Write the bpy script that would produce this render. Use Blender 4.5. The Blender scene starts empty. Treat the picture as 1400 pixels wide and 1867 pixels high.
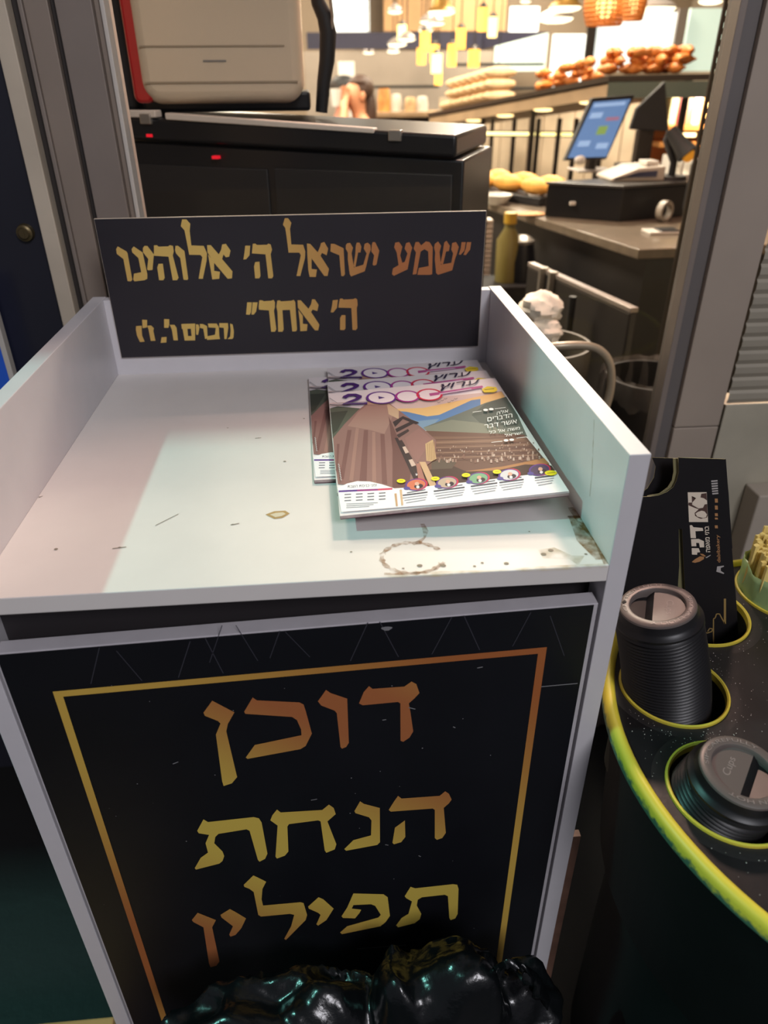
import bpy, bmesh, math, random
from mathutils import Vector, Matrix, Euler, noise
random.seed(7)
S = bpy.context.scene
COL = S.collection
PI = math.pi

# ------------------------------------------------------------------ camera
FPX = 1321.9
CAMLOC = Vector((-0.2461, -0.5204, 0.3812))
YAW, PITCH, ROLL = math.radians(-4.560), math.radians(30.977), math.radians(-0.437)
RM = Matrix.Rotation(YAW, 3, 'Z') @ Matrix.Rotation(PI/2 - PITCH, 3, 'X') @ Matrix.Rotation(ROLL, 3, 'Z')
cam = bpy.data.cameras.new('camera'); co = bpy.data.objects.new('camera', cam); COL.objects.link(co)
co.matrix_world = Matrix.Translation(CAMLOC) @ RM.to_4x4()
cam.sensor_fit = 'VERTICAL'; cam.sensor_height = 24.0; cam.sensor_width = 18.0
cam.lens = 24.0 * FPX / 1867.0
cam.clip_start = 0.02; cam.clip_end = 60
cam.dof.use_dof = True; cam.dof.focus_distance = 0.82; cam.dof.aperture_fstop = 3.0
S.camera = co

# ------------------------------------------------------------------ world, light, exposure
S.view_settings.view_transform = 'Standard'; S.view_settings.look = 'None'
S.view_settings.gamma = 1.0; S.view_settings.use_curve_mapping = False
S.view_settings.exposure = 0.0
W = bpy.data.worlds.new('world'); S.world = W; W.use_nodes = True
bg = W.node_tree.nodes['Background']; bg.inputs[0].default_value = (0.80, 0.78, 0.90, 1); bg.inputs[1].default_value = 0.13

def lamp(name, loc, aim, size, power, color, sizey=None):
    l = bpy.data.lights.new(name, 'AREA'); l.energy = power; l.color = color
    l.size = size
    if sizey: l.shape = 'RECTANGLE'; l.size_y = sizey
    o = bpy.data.objects.new(name, l); COL.objects.link(o); o.location = loc
    o.rotation_euler = (Vector(aim) - Vector(loc)).to_track_quat('-Z', 'Y').to_euler()
    return o
# cool white lamp high on the street side to the left, above the added awning box
lamp('facade_lamp', (-2.41, 0.15, 1.96), (-0.2, 0.1, 0.0), 0.06, 36, (0.34, 1.0, 0.88))
# warm shop ceiling light just inside the window
lamp('shop_window_lamp', (0.52, 1.60, 1.78), (-0.2, 0.2, 0.0), 0.18, 40, (1.0, 0.63, 0.52))
# added soft fill from behind the viewer, for ambient street light
lamp('street_fill_light', (0.9, -3.2, 2.8), (0.0, 0.2, -0.1), 1.2, 98, (0.96, 0.94, 1.0))
# shop ceiling fittings
for i, (x, y) in enumerate([(-1.2, 2.4), (0.9, 3.4), (-0.8, 4.8), (1.2, 5.8), (-1.0, 7.4), (1.8, 7.6)]):
    lamp('shop_ceiling_lamp', (x, y, 1.84), (x, y, 0), 0.7, 120, (1.0, 0.86, 0.68))

# ------------------------------------------------------------------ pixel ray helpers (1400 x 1867 frame)
def ray(px, py): return RM @ Vector(((px-700)/FPX, -(py-933.5)/FPX, -1.0))
def at(px, py, Y): d = ray(px, py); return CAMLOC + d*((Y-CAMLOC.y)/d.y)
def atz(px, py, Z): d = ray(px, py); return CAMLOC + d*((Z-CAMLOC.z)/d.z)
def lerp(a, b, t): return a + (b-a)*t

# ------------------------------------------------------------------ materials
def lin(c):
    return tuple(((v/255)/12.92 if v/255 <= .04045 else ((v/255+.055)/1.055)**2.4) for v in c) + (1,)
MATS = {}
def mat(name, rgb, rough=.5, metal=0., spec=.5, emit=None, es=0., var=0., vscale=20., bump=0., bscale=60., coat=0., alpha=None):
    if name in MATS: return MATS[name]
    m = bpy.data.materials.new(name); m.use_nodes = True; nt = m.node_tree
    b = nt.nodes['Principled BSDF']; c = lin(rgb)
    b.inputs['Base Color'].default_value = c; b.inputs['Roughness'].default_value = rough
    b.inputs['Metallic'].default_value = metal; b.inputs['Specular IOR Level'].default_value = spec
    b.inputs['Coat Weight'].default_value = coat
    if emit: b.inputs['Emission Color'].default_value = lin(emit); b.inputs['Emission Strength'].default_value = es
    tc = nt.nodes.new('ShaderNodeTexCoord')
    if var:
        n = nt.nodes.new('ShaderNodeTexNoise'); n.inputs['Scale'].default_value = vscale; n.inputs['Detail'].default_value = 6
        nt.links.new(tc.outputs['Object'], n.inputs['Vector'])
        r = nt.nodes.new('ShaderNodeValToRGB'); e = r.color_ramp.elements
        e[0].position = .3; e[1].position = .7
        e[0].color = tuple(max(0, v*(1-var)) for v in c[:3]) + (1,); e[1].color = tuple(min(1, v*(1+var)) for v in c[:3]) + (1,)
        nt.links.new(n.outputs['Fac'], r.inputs['Fac']); nt.links.new(r.outputs['Color'], b.inputs['Base Color'])
    if bump:
        n2 = nt.nodes.new('ShaderNodeTexNoise'); n2.inputs['Scale'].default_value = bscale; n2.inputs['Detail'].default_value = 5
        nt.links.new(tc.outputs['Object'], n2.inputs['Vector'])
        bp = nt.nodes.new('ShaderNodeBump'); bp.inputs['Strength'].default_value = bump; bp.inputs['Distance'].default_value = .002
        nt.links.new(n2.outputs['Fac'], bp.inputs['Height']); nt.links.new(bp.outputs['Normal'], b.inputs['Normal'])
    if alpha is not None:
        b.inputs['Alpha'].default_value = alpha
    MATS[name] = m
    return m
def gold_print(name, px_, pz_, off, dark, light, rough=.5):
    """printed gold gradient: slow bands of copper and yellow running slantwise across the print"""
    m = bpy.data.materials.new(name); m.use_nodes = True; nt = m.node_tree; b = nt.nodes['Principled BSDF']
    tc = nt.nodes.new('ShaderNodeTexCoord'); vm = nt.nodes.new('ShaderNodeVectorMath'); vm.operation = 'DOT_PRODUCT'
    vm.inputs[1].default_value = (px_*2*PI, 0, pz_*2*PI)
    ad = nt.nodes.new('ShaderNodeMath'); ad.inputs[1].default_value = off*2*PI
    cs = nt.nodes.new('ShaderNodeMath'); cs.operation = 'COSINE'
    mr = nt.nodes.new('ShaderNodeMapRange'); mr.inputs[1].default_value = -1; mr.inputs[2].default_value = 1; mr.inputs[3].default_value = 1; mr.inputs[4].default_value = 0
    r = nt.nodes.new('ShaderNodeValToRGB'); r.color_ramp.elements[0].color = lin(dark); r.color_ramp.elements[1].color = lin(light)
    r.color_ramp.elements[0].position = .05; r.color_ramp.elements[1].position = .95
    nt.links.new(tc.outputs['Object'], vm.inputs[0]); nt.links.new(vm.outputs['Value'], ad.inputs[0]); nt.links.new(ad.outputs[0], cs.inputs[0])
    nt.links.new(cs.outputs[0], mr.inputs[0]); nt.links.new(mr.outputs[0], r.inputs['Fac']); nt.links.new(r.outputs['Color'], b.inputs['Base Color'])
    b.inputs['Roughness'].default_value = rough; b.inputs['Specular IOR Level'].default_value = .3
    return m
def glass_mat(name, tint=(1, 1, 1, 1), ior=1.18, rough=0.02):
    m = bpy.data.materials.new(name); m.use_nodes = True; nt = m.node_tree
    out = nt.nodes['Material Output']; nt.nodes.remove(nt.nodes['Principled BSDF'])
    t = nt.nodes.new('ShaderNodeBsdfTransparent'); t.inputs[0].default_value = tint
    g = nt.nodes.new('ShaderNodeBsdfGlossy'); g.inputs['Roughness'].default_value = rough
    f = nt.nodes.new('ShaderNodeFresnel'); f.inputs['IOR'].default_value = ior
    mx = nt.nodes.new('ShaderNodeMixShader')
    nt.links.new(f.outputs[0], mx.inputs[0]); nt.links.new(t.outputs[0], mx.inputs[1]); nt.links.new(g.outputs[0], mx.inputs[2])
    nt.links.new(mx.outputs[0], out.inputs['Surface'])
    return m
def film_mat(name, rgb, cover):
    m = bpy.data.materials.new(name); m.use_nodes = True; nt = m.node_tree
    out = nt.nodes['Material Output']; b = nt.nodes['Principled BSDF']; b.inputs['Base Color'].default_value = lin(rgb)
    b.inputs['Roughness'].default_value = .25
    t = nt.nodes.new('ShaderNodeBsdfTransparent'); mx = nt.nodes.new('ShaderNodeMixShader')
    n = nt.nodes.new('ShaderNodeTexNoise'); n.inputs['Scale'].default_value = 14; tc = nt.nodes.new('ShaderNodeTexCoord')
    nt.links.new(tc.outputs['Object'], n.inputs['Vector'])
    mr = nt.nodes.new('ShaderNodeMapRange'); mr.inputs[3].default_value = cover-.15; mr.inputs[4].default_value = cover+.15
    nt.links.new(n.outputs['Fac'], mr.inputs[0]); nt.links.new(mr.outputs[0], mx.inputs[0])
    nt.links.new(t.outputs[0], mx.inputs[1]); nt.links.new(b.outputs[0], mx.inputs[2]); nt.links.new(mx.outputs[0], out.inputs['Surface'])
    return m

# ------------------------------------------------------------------ mesh builder
class MB:
    def __init__(s): s.v = []; s.f = []; s.mi = []; s.m = 0
    def add(s, vs, fs):
        o = len(s.v); s.v += [Vector(p) for p in vs]
        for f in fs: s.f.append([i+o for i in f]); s.mi.append(s.m)
        return s
    def box(s, x0, x1, y0, y1, z0, z1, M=None):
        vs = [Vector((x, y, z)) for z in (z0, z1) for y in (y0, y1) for x in (x0, x1)]
        if M: vs = [M @ p for p in vs]
        return s.add(vs, [(0, 2, 3, 1), (4, 5, 7, 6), (0, 1, 5, 4), (2, 6, 7, 3), (0, 4, 6, 2), (1, 3, 7, 5)])
    def hexa(s, a, b):
        """solid between two matching loops of points"""
        n = len(a); return s.add(list(a)+list(b), [tuple(range(n))[::-1], tuple(range(n, 2*n))] + [(i, (i+1) % n, n+(i+1) % n, n+i) for i in range(n)])
    def poly(s, pts): return s.add(pts, [tuple(range(len(pts)))])
    def slab(s, pts, off):
        off = Vector(off); return s.hexa([Vector(p) for p in pts], [Vector(p)+off for p in pts])
    def tube(s, path, r, n=10, caps=True, closed=False):
        P = [Vector(p) for p in path]; N = len(P); R = r if isinstance(r, (list, tuple)) else [r]*N
        vs = []; nx = None
        for i in range(N):
            a = P[(i-1) % N] if (closed or i > 0) else P[i]; b = P[(i+1) % N] if (closed or i < N-1) else P[i]
            t = (b-a).normalized()
            if nx is None: nx = t.orthogonal().normalized()
            nx = (nx - t*nx.dot(t)).normalized(); ny = t.cross(nx)
            for k in range(n):
                an = 2*PI*k/n; vs.append(P[i] + (nx*math.cos(an)+ny*math.sin(an))*R[i])
        fs = []
        for i in range(N if closed else N-1):
            for k in range(n):
                j = (i+1) % N; fs.append((i*n+k, i*n+(k+1) % n, j*n+(k+1) % n, j*n+k))
        if caps and not closed: fs += [tuple(range(n))[::-1], tuple(range((N-1)*n, N*n))]
        return s.add(vs, fs)
    def lathe(s, prof, M=None, n=48, close=False):
        M = M or Matrix.Identity(4); vs = []; m = len(prof)
        for k in range(n):
            an = 2*PI*k/n
            for r, z in prof: vs.append(M @ Vector((r*math.cos(an), r*math.sin(an), z)))
        fs = []
        for k in range(n):
            j = (k+1) % n
            for i in range(m if close else m-1):
                i2 = (i+1) % m; fs.append((k*m+i, j*m+i, j*m+i2, k*m+i2))
        return s.add(vs, fs)
    def ball(s, c, r, n=16, m=10, M=None, fn=None):
        c = Vector(c); r = Vector(r) if not isinstance(r, (int, float)) else Vector((r, r, r)); vs = []; fs = []
        for i in range(m+1):
            th = PI*i/m
            for k in range(n):
                ph = 2*PI*k/n; d = Vector((math.sin(th)*math.cos(ph), math.sin(th)*math.sin(ph), math.cos(th)))
                q = Vector((d.x*r.x, d.y*r.y, d.z*r.z))
                if fn: q = q*fn(d)
                if M: q = M @ q
                vs.append(c+q)
        for i in range(m):
            for k in range(n): fs.append((i*n+k, (i+1)*n+k, (i+1)*n+(k+1) % n, i*n+(k+1) % n))
        return s.add(vs, fs)
    def build(s, name, mats, parent=None, smooth=False, bevel=0., seg=2, fix=True):
        me = bpy.data.meshes.new(name); me.from_pydata(s.v, [], s.f); me.validate()
        if not isinstance(mats, (list, tuple)): mats = [mats]
        for m in mats: me.materials.append(m)
        if len(me.polygons) == len(s.mi):
            for p, i in zip(me.polygons, s.mi): p.material_index = i
        bm = bmesh.new(); bm.from_mesh(me)
        if fix:
            bmesh.ops.remove_doubles(bm, verts=bm.verts, dist=1e-6); bmesh.ops.recalc_face_normals(bm, faces=bm.faces)
        if smooth:
            for f in bm.faces: f.smooth = True
            for e in bm.edges:
                if len(e.link_faces) == 2 and e.calc_face_angle() > math.radians(38): e.smooth = False
        bm.to_mesh(me); bm.free()
        o = bpy.data.objects.new(name, me); COL.objects.link(o)
        if bevel:
            md = o.modifiers.new('bevel', 'BEVEL'); md.width = bevel; md.segments = seg; md.limit_method = 'ANGLE'; md.angle_limit = math.radians(35)
            md.harden_normals = False
        if parent is not None: adopt(o, parent)
        return o
WORLD_T = {}
def wmat(p):
    m = Matrix.LocRotScale(p.location, p.rotation_euler, None)
    return (wmat(p.parent) @ p.matrix_parent_inverse @ m) if p.parent else m
def adopt(o, p):
    o.parent = p; o.matrix_parent_inverse = wmat(p).inverted()
def thing(name, label, cat, loc=(0, 0, 0), group=None):
    o = bpy.data.objects.new(name, None); COL.objects.link(o); o.location = loc; o.empty_display_size = .05
    return tag(o, label, cat, group)
def tag(o, label, cat, group=None):
    o['label'] = label; o['category'] = cat
    if group: o['group'] = group
    return o
def struct(o): o['kind'] = 'structure'; return o
def dup(o, loc=None, rot=None, label=None):
    c = o.copy(); COL.objects.link(c)
    if loc is not None: c.location = loc
    if rot is not None: c.rotation_euler = rot
    if label: c['label'] = label
    for ch in list(o.children):
        d = ch.copy(); COL.objects.link(d); d.parent = c
        for g in list(ch.children):
            e = g.copy(); COL.objects.link(e); e.parent = d
    return c
def crop(ox, oy, s): return lambda x, y: (ox+x/s, oy+y/s)

TXT = {}
def text_polys(s, shear=0., bold=0.):
    """glyph faces of a line of text as (verts, faces), normalised: width 0..w, cap height about .7"""
    k = (s, shear, bold)
    if k in TXT: return TXT[k]
    c = bpy.data.curves.new('t', 'FONT'); c.body = s; c.shear = shear; c.offset = bold; c.fill_mode = 'FRONT'; c.resolution_u = 3
    o = bpy.data.objects.new('t', c); COL.objects.link(o)
    dg = bpy.context.evaluated_depsgraph_get(); me = bpy.data.meshes.new_from_object(o.evaluated_get(dg))
    vs = [v.co.copy() for v in me.vertices]; fs = [tuple(p.vertices) for p in me.polygons]
    bpy.data.objects.remove(o); bpy.data.curves.remove(c); bpy.data.meshes.remove(me)
    TXT[k] = (vs, fs); return TXT[k]
def put_text(mb, s, fn, shear=0., bold=0.):
    """fn maps normalised (0..1 along, 0..1 up) to a 3-D point; fits the text's box"""
    vs, fs = text_polys(s, shear, bold)
    if not vs: return
    if '\u05d3' in s:
        # dalet: drawn as its roof-and-leg shape with the heel that sticks out at the upper right
        s2 = s.replace('\u05d3', '\u05e8'); v2, f2 = text_polys(s2, shear, bold); vs, fs = list(v2), list(f2); tp = max(v.y for v in vs)
        for i, c in enumerate(s2):
            if s[i] == '\u05d3':
                xr = max(v.x for v in text_polys(s2[:i+1], shear, bold)[0]); b = len(vs)
                vs += [Vector((xr-.06, tp-.10, 0)), Vector((xr+.07, tp-.10, 0)), Vector((xr+.07, tp, 0)), Vector((xr-.06, tp, 0))]; fs.append((b, b+1, b+2, b+3))
    x0 = min(v.x for v in vs); x1 = max(v.x for v in vs); y0 = min(v.y for v in vs); y1 = max(v.y for v in vs)
    mb.add([fn((v.x-x0)/max(x1-x0, 1e-6), (v.y-y0)/max(y1-y0, 1e-6)) for v in vs], fs)
def H(s): return s[::-1]
# ================================================================== SETTING
FZ = -0.95
GY = 0.65
m_frame = mat('frame_bronze', (144, 130, 118), .42, .12, var=.08, vscale=6)
m_frame2 = mat('frame_grey', (136, 124, 115), .45, .15, var=.08, vscale=6)
m_groove = mat('frame_groove', (46, 40, 37), .6)
m_strip = mat('brushed_strip', (196, 182, 162), .5, .0, var=.1, vscale=8)
m_gasket = mat('silver_gasket', (204, 196, 186), .4, .1)
m_darkleaf = mat('dark_door_leaf', (38, 38, 46), .3, .0, var=.15, vscale=3)
m_floor_out = mat('pavement', (14, 13, 12), .6, var=.3, vscale=5, bump=.3)
m_floor_in = mat('shop_floor_tile', (70, 62, 56), .35, var=.2, vscale=3)

struct(MB().box(-3, 4, -3.5, 9.4, FZ-.05, FZ).build('floor', m_floor_out))
def vbox(name, xa, xb, y0, y1, z0, z1, m, bev=.0015): return struct(MB().box(xa, xb, y0, y1, z0, z1).build(name, m, bevel=bev))
ZT = 1.02
# left jamb, from the door leaf to the glass
d1 = vbox('door_1', -1.9, -.655, .655, .70, FZ, ZT, m_darkleaf)
kp = at(47, 424, .655)
kb = MB(); Mk = Matrix.Translation((kp.x, .655, kp.z)) @ Matrix.Rotation(PI/2, 4, 'X')
kb.lathe([(0, .010), (.007, .010), (.0085, .008), (.0115, .007), (.013, 0)], Mk, 24)
kb.box(-.0009, .0009, -.005, .005, .0095, .0106, Mk)
kb.build('door_lock', mat('old_brass', (104, 90, 62), .4, .7), d1, smooth=True)
vbox('trim_1', -.655, -.632, .640, .70, FZ, ZT, m_strip)
vbox('trim_2', -.632, -.620, .662, .70, FZ, ZT, m_groove)
vbox('trim_3', -.620, -.614, .648, .70, FZ, ZT, m_frame2)
vbox('trim_4', -.614, -.583, .652, .70, FZ, ZT, m_frame)
vbox('trim_5', -.583, -.574, .662, .70, FZ, ZT, m_groove)
vbox('trim_6', -.574, -.527, .650, .71, FZ, ZT, m_frame2)
vbox('trim_7', -.527, -.518, .660, .71, FZ, ZT, m_frame)
vbox('trim_8', -.518, -.512, .652, .70, FZ, ZT, m_gasket)
# right jamb, its joint, and the slatted shutter beside it
zj = at(1300, 775, .652).z
vbox('trim_9', .345, .356, .650, .678, FZ, ZT, m_frame2)
vbox('trim_10', .356, .380, .656, .71, FZ, ZT, mat('frame_dark', (112, 106, 103), .4, .15, var=.08, vscale=6))
m_jamb = mat('jamb_face', (166, 152, 138), .45, .05, var=.06, vscale=6)
vbox('trim_11', .380, .464, .646, .71, zj+.001, ZT, m_jamb)
vbox('trim_12', .380, .464, .646, .71, FZ, zj-.001, m_jamb)
vbox('trim_13', .464, .472, .664, .71, FZ, ZT, m_groove)
zs = at(1385, 735, .65).z
sh = MB(); z = zs
k = 0
while z < ZT:
    h = .0245
    sh.add([(.472, .655, z), (1.9, .655, z), (1.9, .651, z+h*.35), (.472, .651, z+h*.35), (.472, .651, z+h*.8), (1.9, .651, z+h*.8), (1.9, .655, z+h), (.472, .655, z+h)],
           [(0, 1, 2, 3), (3, 2, 5, 4), (4, 5, 6, 7)])
    z += h; k += 1
struct(sh.build('wall_right', mat('shutter_slats', (166, 158, 142), .35, .1, var=.12, vscale=5)))
vbox('baseboard_right', .472, 1.9, .652, .71, FZ, zs-.002, mat('plinth_stone', (172, 165, 146), .6, var=.1, vscale=9))
pz = at(1380, 905, .60).z
struct(MB().box(at(1362, 960, .61).x, 1.9, .60, .651, FZ, pz).build('baseboard_front', mat('stone_block', (176, 165, 150), .6, var=.08, vscale=10), bevel=.003))
# head of the window: fascia, and an unseen awning box added to block the cool light
struct(MB().box(-2.2, 1.9, .227, .70, 1.02, 1.20).build('awning_light_block', m_frame))
struct(MB().box(-3, 4, .70, .76, 1.02, 1.95).build('wall_front', m_frame))
struct(MB().box(-3, -1.9, .66, .74, FZ, 1.4).build('wall_front.001', m_frame)); struct(MB().box(1.9, 4, .66, .74, FZ, 1.4).build('wall_front.002', m_frame))
# the window pane
w1 = struct(MB().box(-.514, .358, .678, .682, FZ+.02, 1.03).build('window_1', glass_mat('window_pane', (.93, .94, .93, 1))))

# shop shell
m_wall = mat('shop_wall', (176, 160, 140), .7, var=.06, vscale=2)
struct(MB().box(-3, 4, 9.0, 9.1, FZ, 1.95).build('wall_back', mat('back_wall', (150, 132, 112), .7, var=.1, vscale=1.5)))
struct(MB().box(-3.1, -3, .7, 9.1, FZ, 1.95).build('wall_left', m_wall)); struct(MB().box(4, 4.1, .7, 9.1, FZ, 1.95).build('wall_right.001', m_wall))
struct(MB().box(-3.1, 4.1, .7, 9.1, 1.95, 2.0).build('ceiling', mat('shop_ceiling', (168, 146, 118), .7, var=.1, vscale=2)))
# ================================================================== THE STAND
TX = .0187; TD = .5496; TW = .56
m_lam = mat('white_laminate', (206, 203, 206), .38, spec=.4, var=.02, vscale=30)
m_lam_in = mat('white_laminate_tray', (224, 219, 214), .42, spec=.35, var=.015, vscale=24)
m_edge = mat('edge_band', (186, 182, 186), .45, var=.05, vscale=40)
m_blk = mat('black_print', (19, 20, 25), .42, spec=.35, var=.15, vscale=8)
m_sign = mat('black_sign_print', (44, 41, 46), .45, spec=.3, var=.06, vscale=8)
gold1 = gold_print('gold_print_sign', -1.5, -.4, -.07, (176, 112, 68), (214, 180, 100))
gold2 = gold_print('gold_print_door', -1.3, -1.8, -.60, (170, 104, 62), (212, 186, 84)); gold3 = gold_print('gold_print_border', -.94, -1.25, -.17, (166, 98, 54), (206, 170, 78))
stand = thing('display_stand', 'white laminate street stand with raised sides and a black door lettered in gold', 'stand', (-.28, .27, FZ))
MB().box(-TW, 0, 0.0, TD, -.018, 0).build('tray', [m_lam_in], stand, bevel=.0008)
MB().box(0, TX, 0, TD+.0187, FZ, .1114).build('side_panel', m_lam, stand, bevel=.0008)
MB().box(-TW-TX, -TW, 0, TD+.0187, FZ, .1114).build('side_panel', m_lam, stand, bevel=.0008)
MB().box(-TW, 0, TD, TD+.0187, FZ, .1105).build('back_panel', m_lam, stand, bevel=.0008)
MB().box(-TW, 0, .07, .52, FZ+.06, FZ+.078).build('bottom_board', m_lam, stand)
MB().box(-TW, 0, .035, .05, -.075, -.018).build('gap_shade_board', mat('inner_shadow_board', (42, 38, 40), .6), stand)  # dark board put in for the shade in the gap above the door
MB().box(TX, TX+.0105, .003, .012, FZ, -.40).build('edge_strip', mat('brown_edge_strip', (104, 76, 62), .5, var=.3, vscale=30), stand)
# sign board
sg = MB().box(-.5486, -.0148, TD-.0045, TD-.0003, .0274, .2203).build('sign_board', mat('sign_core', (212, 196, 176), .5), stand)
MB().box(-.5482, -.0152, TD-.0049, TD-.0045, .0276, .2197).build('sign_face', m_sign, sg)
YS = TD-.0051
lt = MB()
def letters(mb, cr, polys, plane):
    for k, pl in enumerate(polys):
        pts = []
        for (x, y) in pl:
            u, v = cr(x, y); p = at(u, v, plane); pts.append(Vector((p.x, plane - .00004*(k % 3), p.z)))
        mb.poly(pts)
SA = [[(85,345),(180,400),(190,420),(240,700),(225,718),(190,715),(145,480),(75,425),(68,375)],
 [(255,345),(350,410),(400,640),(400,690),(370,705),(265,718),(250,700),(258,635),(335,620),(305,470),(240,410),(232,375)],
 [(370,340),(400,340),(470,430),(455,595),(410,600),(398,590),(410,480),(355,410),(352,365)],
 [(470,335),(500,332),(520,348),(620,345),(640,332),(672,340),(682,400),(670,440),(732,680),(715,705),(670,705),(625,455),(470,445)],
 [(520,530),(565,530),(585,680),(570,705),(525,705),(505,570)],
 [(700,340),(725,338),(795,395),(835,690),(825,703),(785,700),(750,470),(705,420),(695,385)],
 [(770,58),(815,58),(857,105),(850,180),(868,335),(1000,340),(1035,420),(1030,500),(990,690),(945,690),(985,460),(965,437),(845,435),(820,300),(795,175),(755,130)],
 [(1035,332),(1075,332),(1160,430),(1195,480),(1305,610),(1300,685),(1255,690),(1110,520),(1040,410)],
 [(1195,325),(1235,318),(1285,390),(1270,455),(1235,462),(1210,430),(1195,480),(1155,440),(1185,380)],
 [(1045,430),(1110,510),(1110,605),(1172,615),(1165,690),(1090,697),(1075,600)]]
SB = [[(100,338),(152,338),(145,440),(110,482),(80,485),(90,420)],
 [(180,318),(205,315),(225,330),(330,328),(345,315),(370,325),(385,380),(370,430),(398,660),(385,685),(345,685),(315,430),(170,420)],
 [(205,512),(250,508),(262,660),(248,685),(205,685),(193,560)],
 [(520,45),(555,45),(590,95),(575,160),(590,325),(715,328),(738,400),(735,470),(685,660),(645,660),(690,440),(675,412),(560,412),(540,250),(525,150),(500,115)],
 [(755,315),(790,318),(890,430),(990,585),(975,660),(940,660),(760,410)],
 [(905,310),(940,298),(982,370),(965,440),(935,425),(915,415),(895,455),(865,420),(895,350)],
 [(758,400),(805,465),(805,585),(862,592),(850,670),(785,670),(770,600)],
 [(1010,318),(1045,318),(1145,365),(1160,640),(1145,662),(1120,660),(1100,440),(1005,400)],
 [(1170,330),(1185,312),(1215,308),(1245,360),(1230,420),(1255,570),(1355,540),(1390,420),(1360,370),(1368,320),(1400,305),(1430,330),(1435,380),(1415,430),(1385,560),(1370,610),(1225,665),(1210,640),(1190,480),(1190,410),(1168,370)],
 [(1285,305),(1315,305),(1335,350),(1325,410),(1300,410),(1270,570),(1250,556),(1270,420),(1275,340)]]
SC = [[(230,300),(255,300),(300,390),(270,540),(245,550),(228,540),(245,440),(215,400),(220,330)],
 [(470,305),(510,298),(545,350),(530,410),(522,440),(545,520),(570,510),(600,420),(568,370),(585,310),(620,300),(650,360),(635,410),(600,590),(455,658),(435,640),(445,580),(505,545),(485,410),(458,355)],
 [(685,300),(720,298),(745,335),(795,292),(835,300),(868,355),(862,640),(840,648),(705,648),(720,575),(825,555),(820,400),(780,375),(740,400),(695,640),(655,645),(690,410),(665,370)],
 [(890,320),(925,293),(958,340),(940,405),(955,540),(1065,520),(1085,420),(1065,380),(1075,310),(1115,298),(1145,350),(1130,410),(1105,480),(1075,600),(925,648),(905,630),(890,480),(895,410),(882,360)],
 [(990,305),(1015,285),(1050,340),(1040,395),(1010,400),(975,545),(950,525),(975,410)],
 [(1175,300),(1220,300),(1205,390),(1165,435),(1145,432),(1165,370)], [(1232,300),(1278,300),(1265,380),(1220,438),(1195,435),(1220,370)]]
SD = [[(120,182),(170,182),(160,290),(145,315),(108,312)], [(178,182),(232,182),(215,280),(190,312),(165,312)],
 [(250,160),(280,160),(295,170),(375,165),(400,155),(415,180),(415,235),(405,270),(430,470),(415,495),(375,495),(352,268),(245,260),(242,225)],
 [(440,165),(465,160),(480,172),(590,165),(615,155),(632,180),(635,250),(650,470),(640,490),(600,492),(575,262),(495,265),(508,470),(495,495),(450,495),(442,280),(430,230)],
 [(655,160),(690,160),(790,270),(888,420),(875,480),(840,480),(660,240)], [(810,150),(840,150),(880,210),(865,275),(835,265),(815,260),(795,290),(770,255),(800,200)],
 [(664,262),(712,325),(712,410),(762,415),(755,485),(685,490),(680,400)],
 [(1030,160),(1085,155),(1075,240),(1035,290),(1008,288),(1022,220)],
 [(1105,145),(1130,140),(1145,152),(1245,148),(1270,138),(1290,150),(1295,210),(1285,245),(1292,455),(1275,478),(1240,475),(1228,242),(1090,238),(1095,200)],
 [(1125,318),(1165,318),(1165,460),(1150,478),(1108,475),(1108,350)]]
SE = [[(115,220),(180,215),(180,260),(185,330),(215,400),(160,405),(125,330),(112,260)], [(185,145),(243,148),(243,235),(190,245)],
 [(245,215),(290,212),(322,245),(315,275),(340,390),(285,392),(262,270)], [(410,350),(470,345),(465,410),(400,415)],
 [(440,138),(500,140),(500,200),(490,240),(440,240)], [(505,205),(560,205),(585,240),(600,385),(550,385),(530,260)],
 [(640,195),(800,190),(800,250),(645,252)], [(655,250),(710,250),(718,340),(670,340)], [(750,250),(800,250),(800,340),(760,340)], [(670,335),(800,335),(800,385),(678,388)],
 [(808,200),(838,200),(850,240),(835,320),(812,320)], [(855,195),(890,195),(938,220),(945,360),(915,370),(895,250),(855,240)],
 [(948,190),(1050,190),(1075,230),(1080,330),(1088,370),(940,380),(930,340),(1030,320),(1040,240),(955,235)],
 [(1080,185),(1180,185),(1185,235),(1165,370),(1140,370),(1132,240),(1080,235)], [(1205,190),(1235,200),(1250,280),(1245,350),(1230,370),(1175,370),(1207,340),(1212,270)]]
s1 = 1400/240
letters(lt, crop(200, 390, s1), SA, YS); letters(lt, crop(430, 390, s1), SB, YS); letters(lt, crop(640, 390, s1), SC, YS)
letters(lt, crop(430, 520, s1), SD, YS); letters(lt, crop(230, 560, 1400/220), SE, YS)
lt.build('sign_lettering', gold1, sg)
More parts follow.
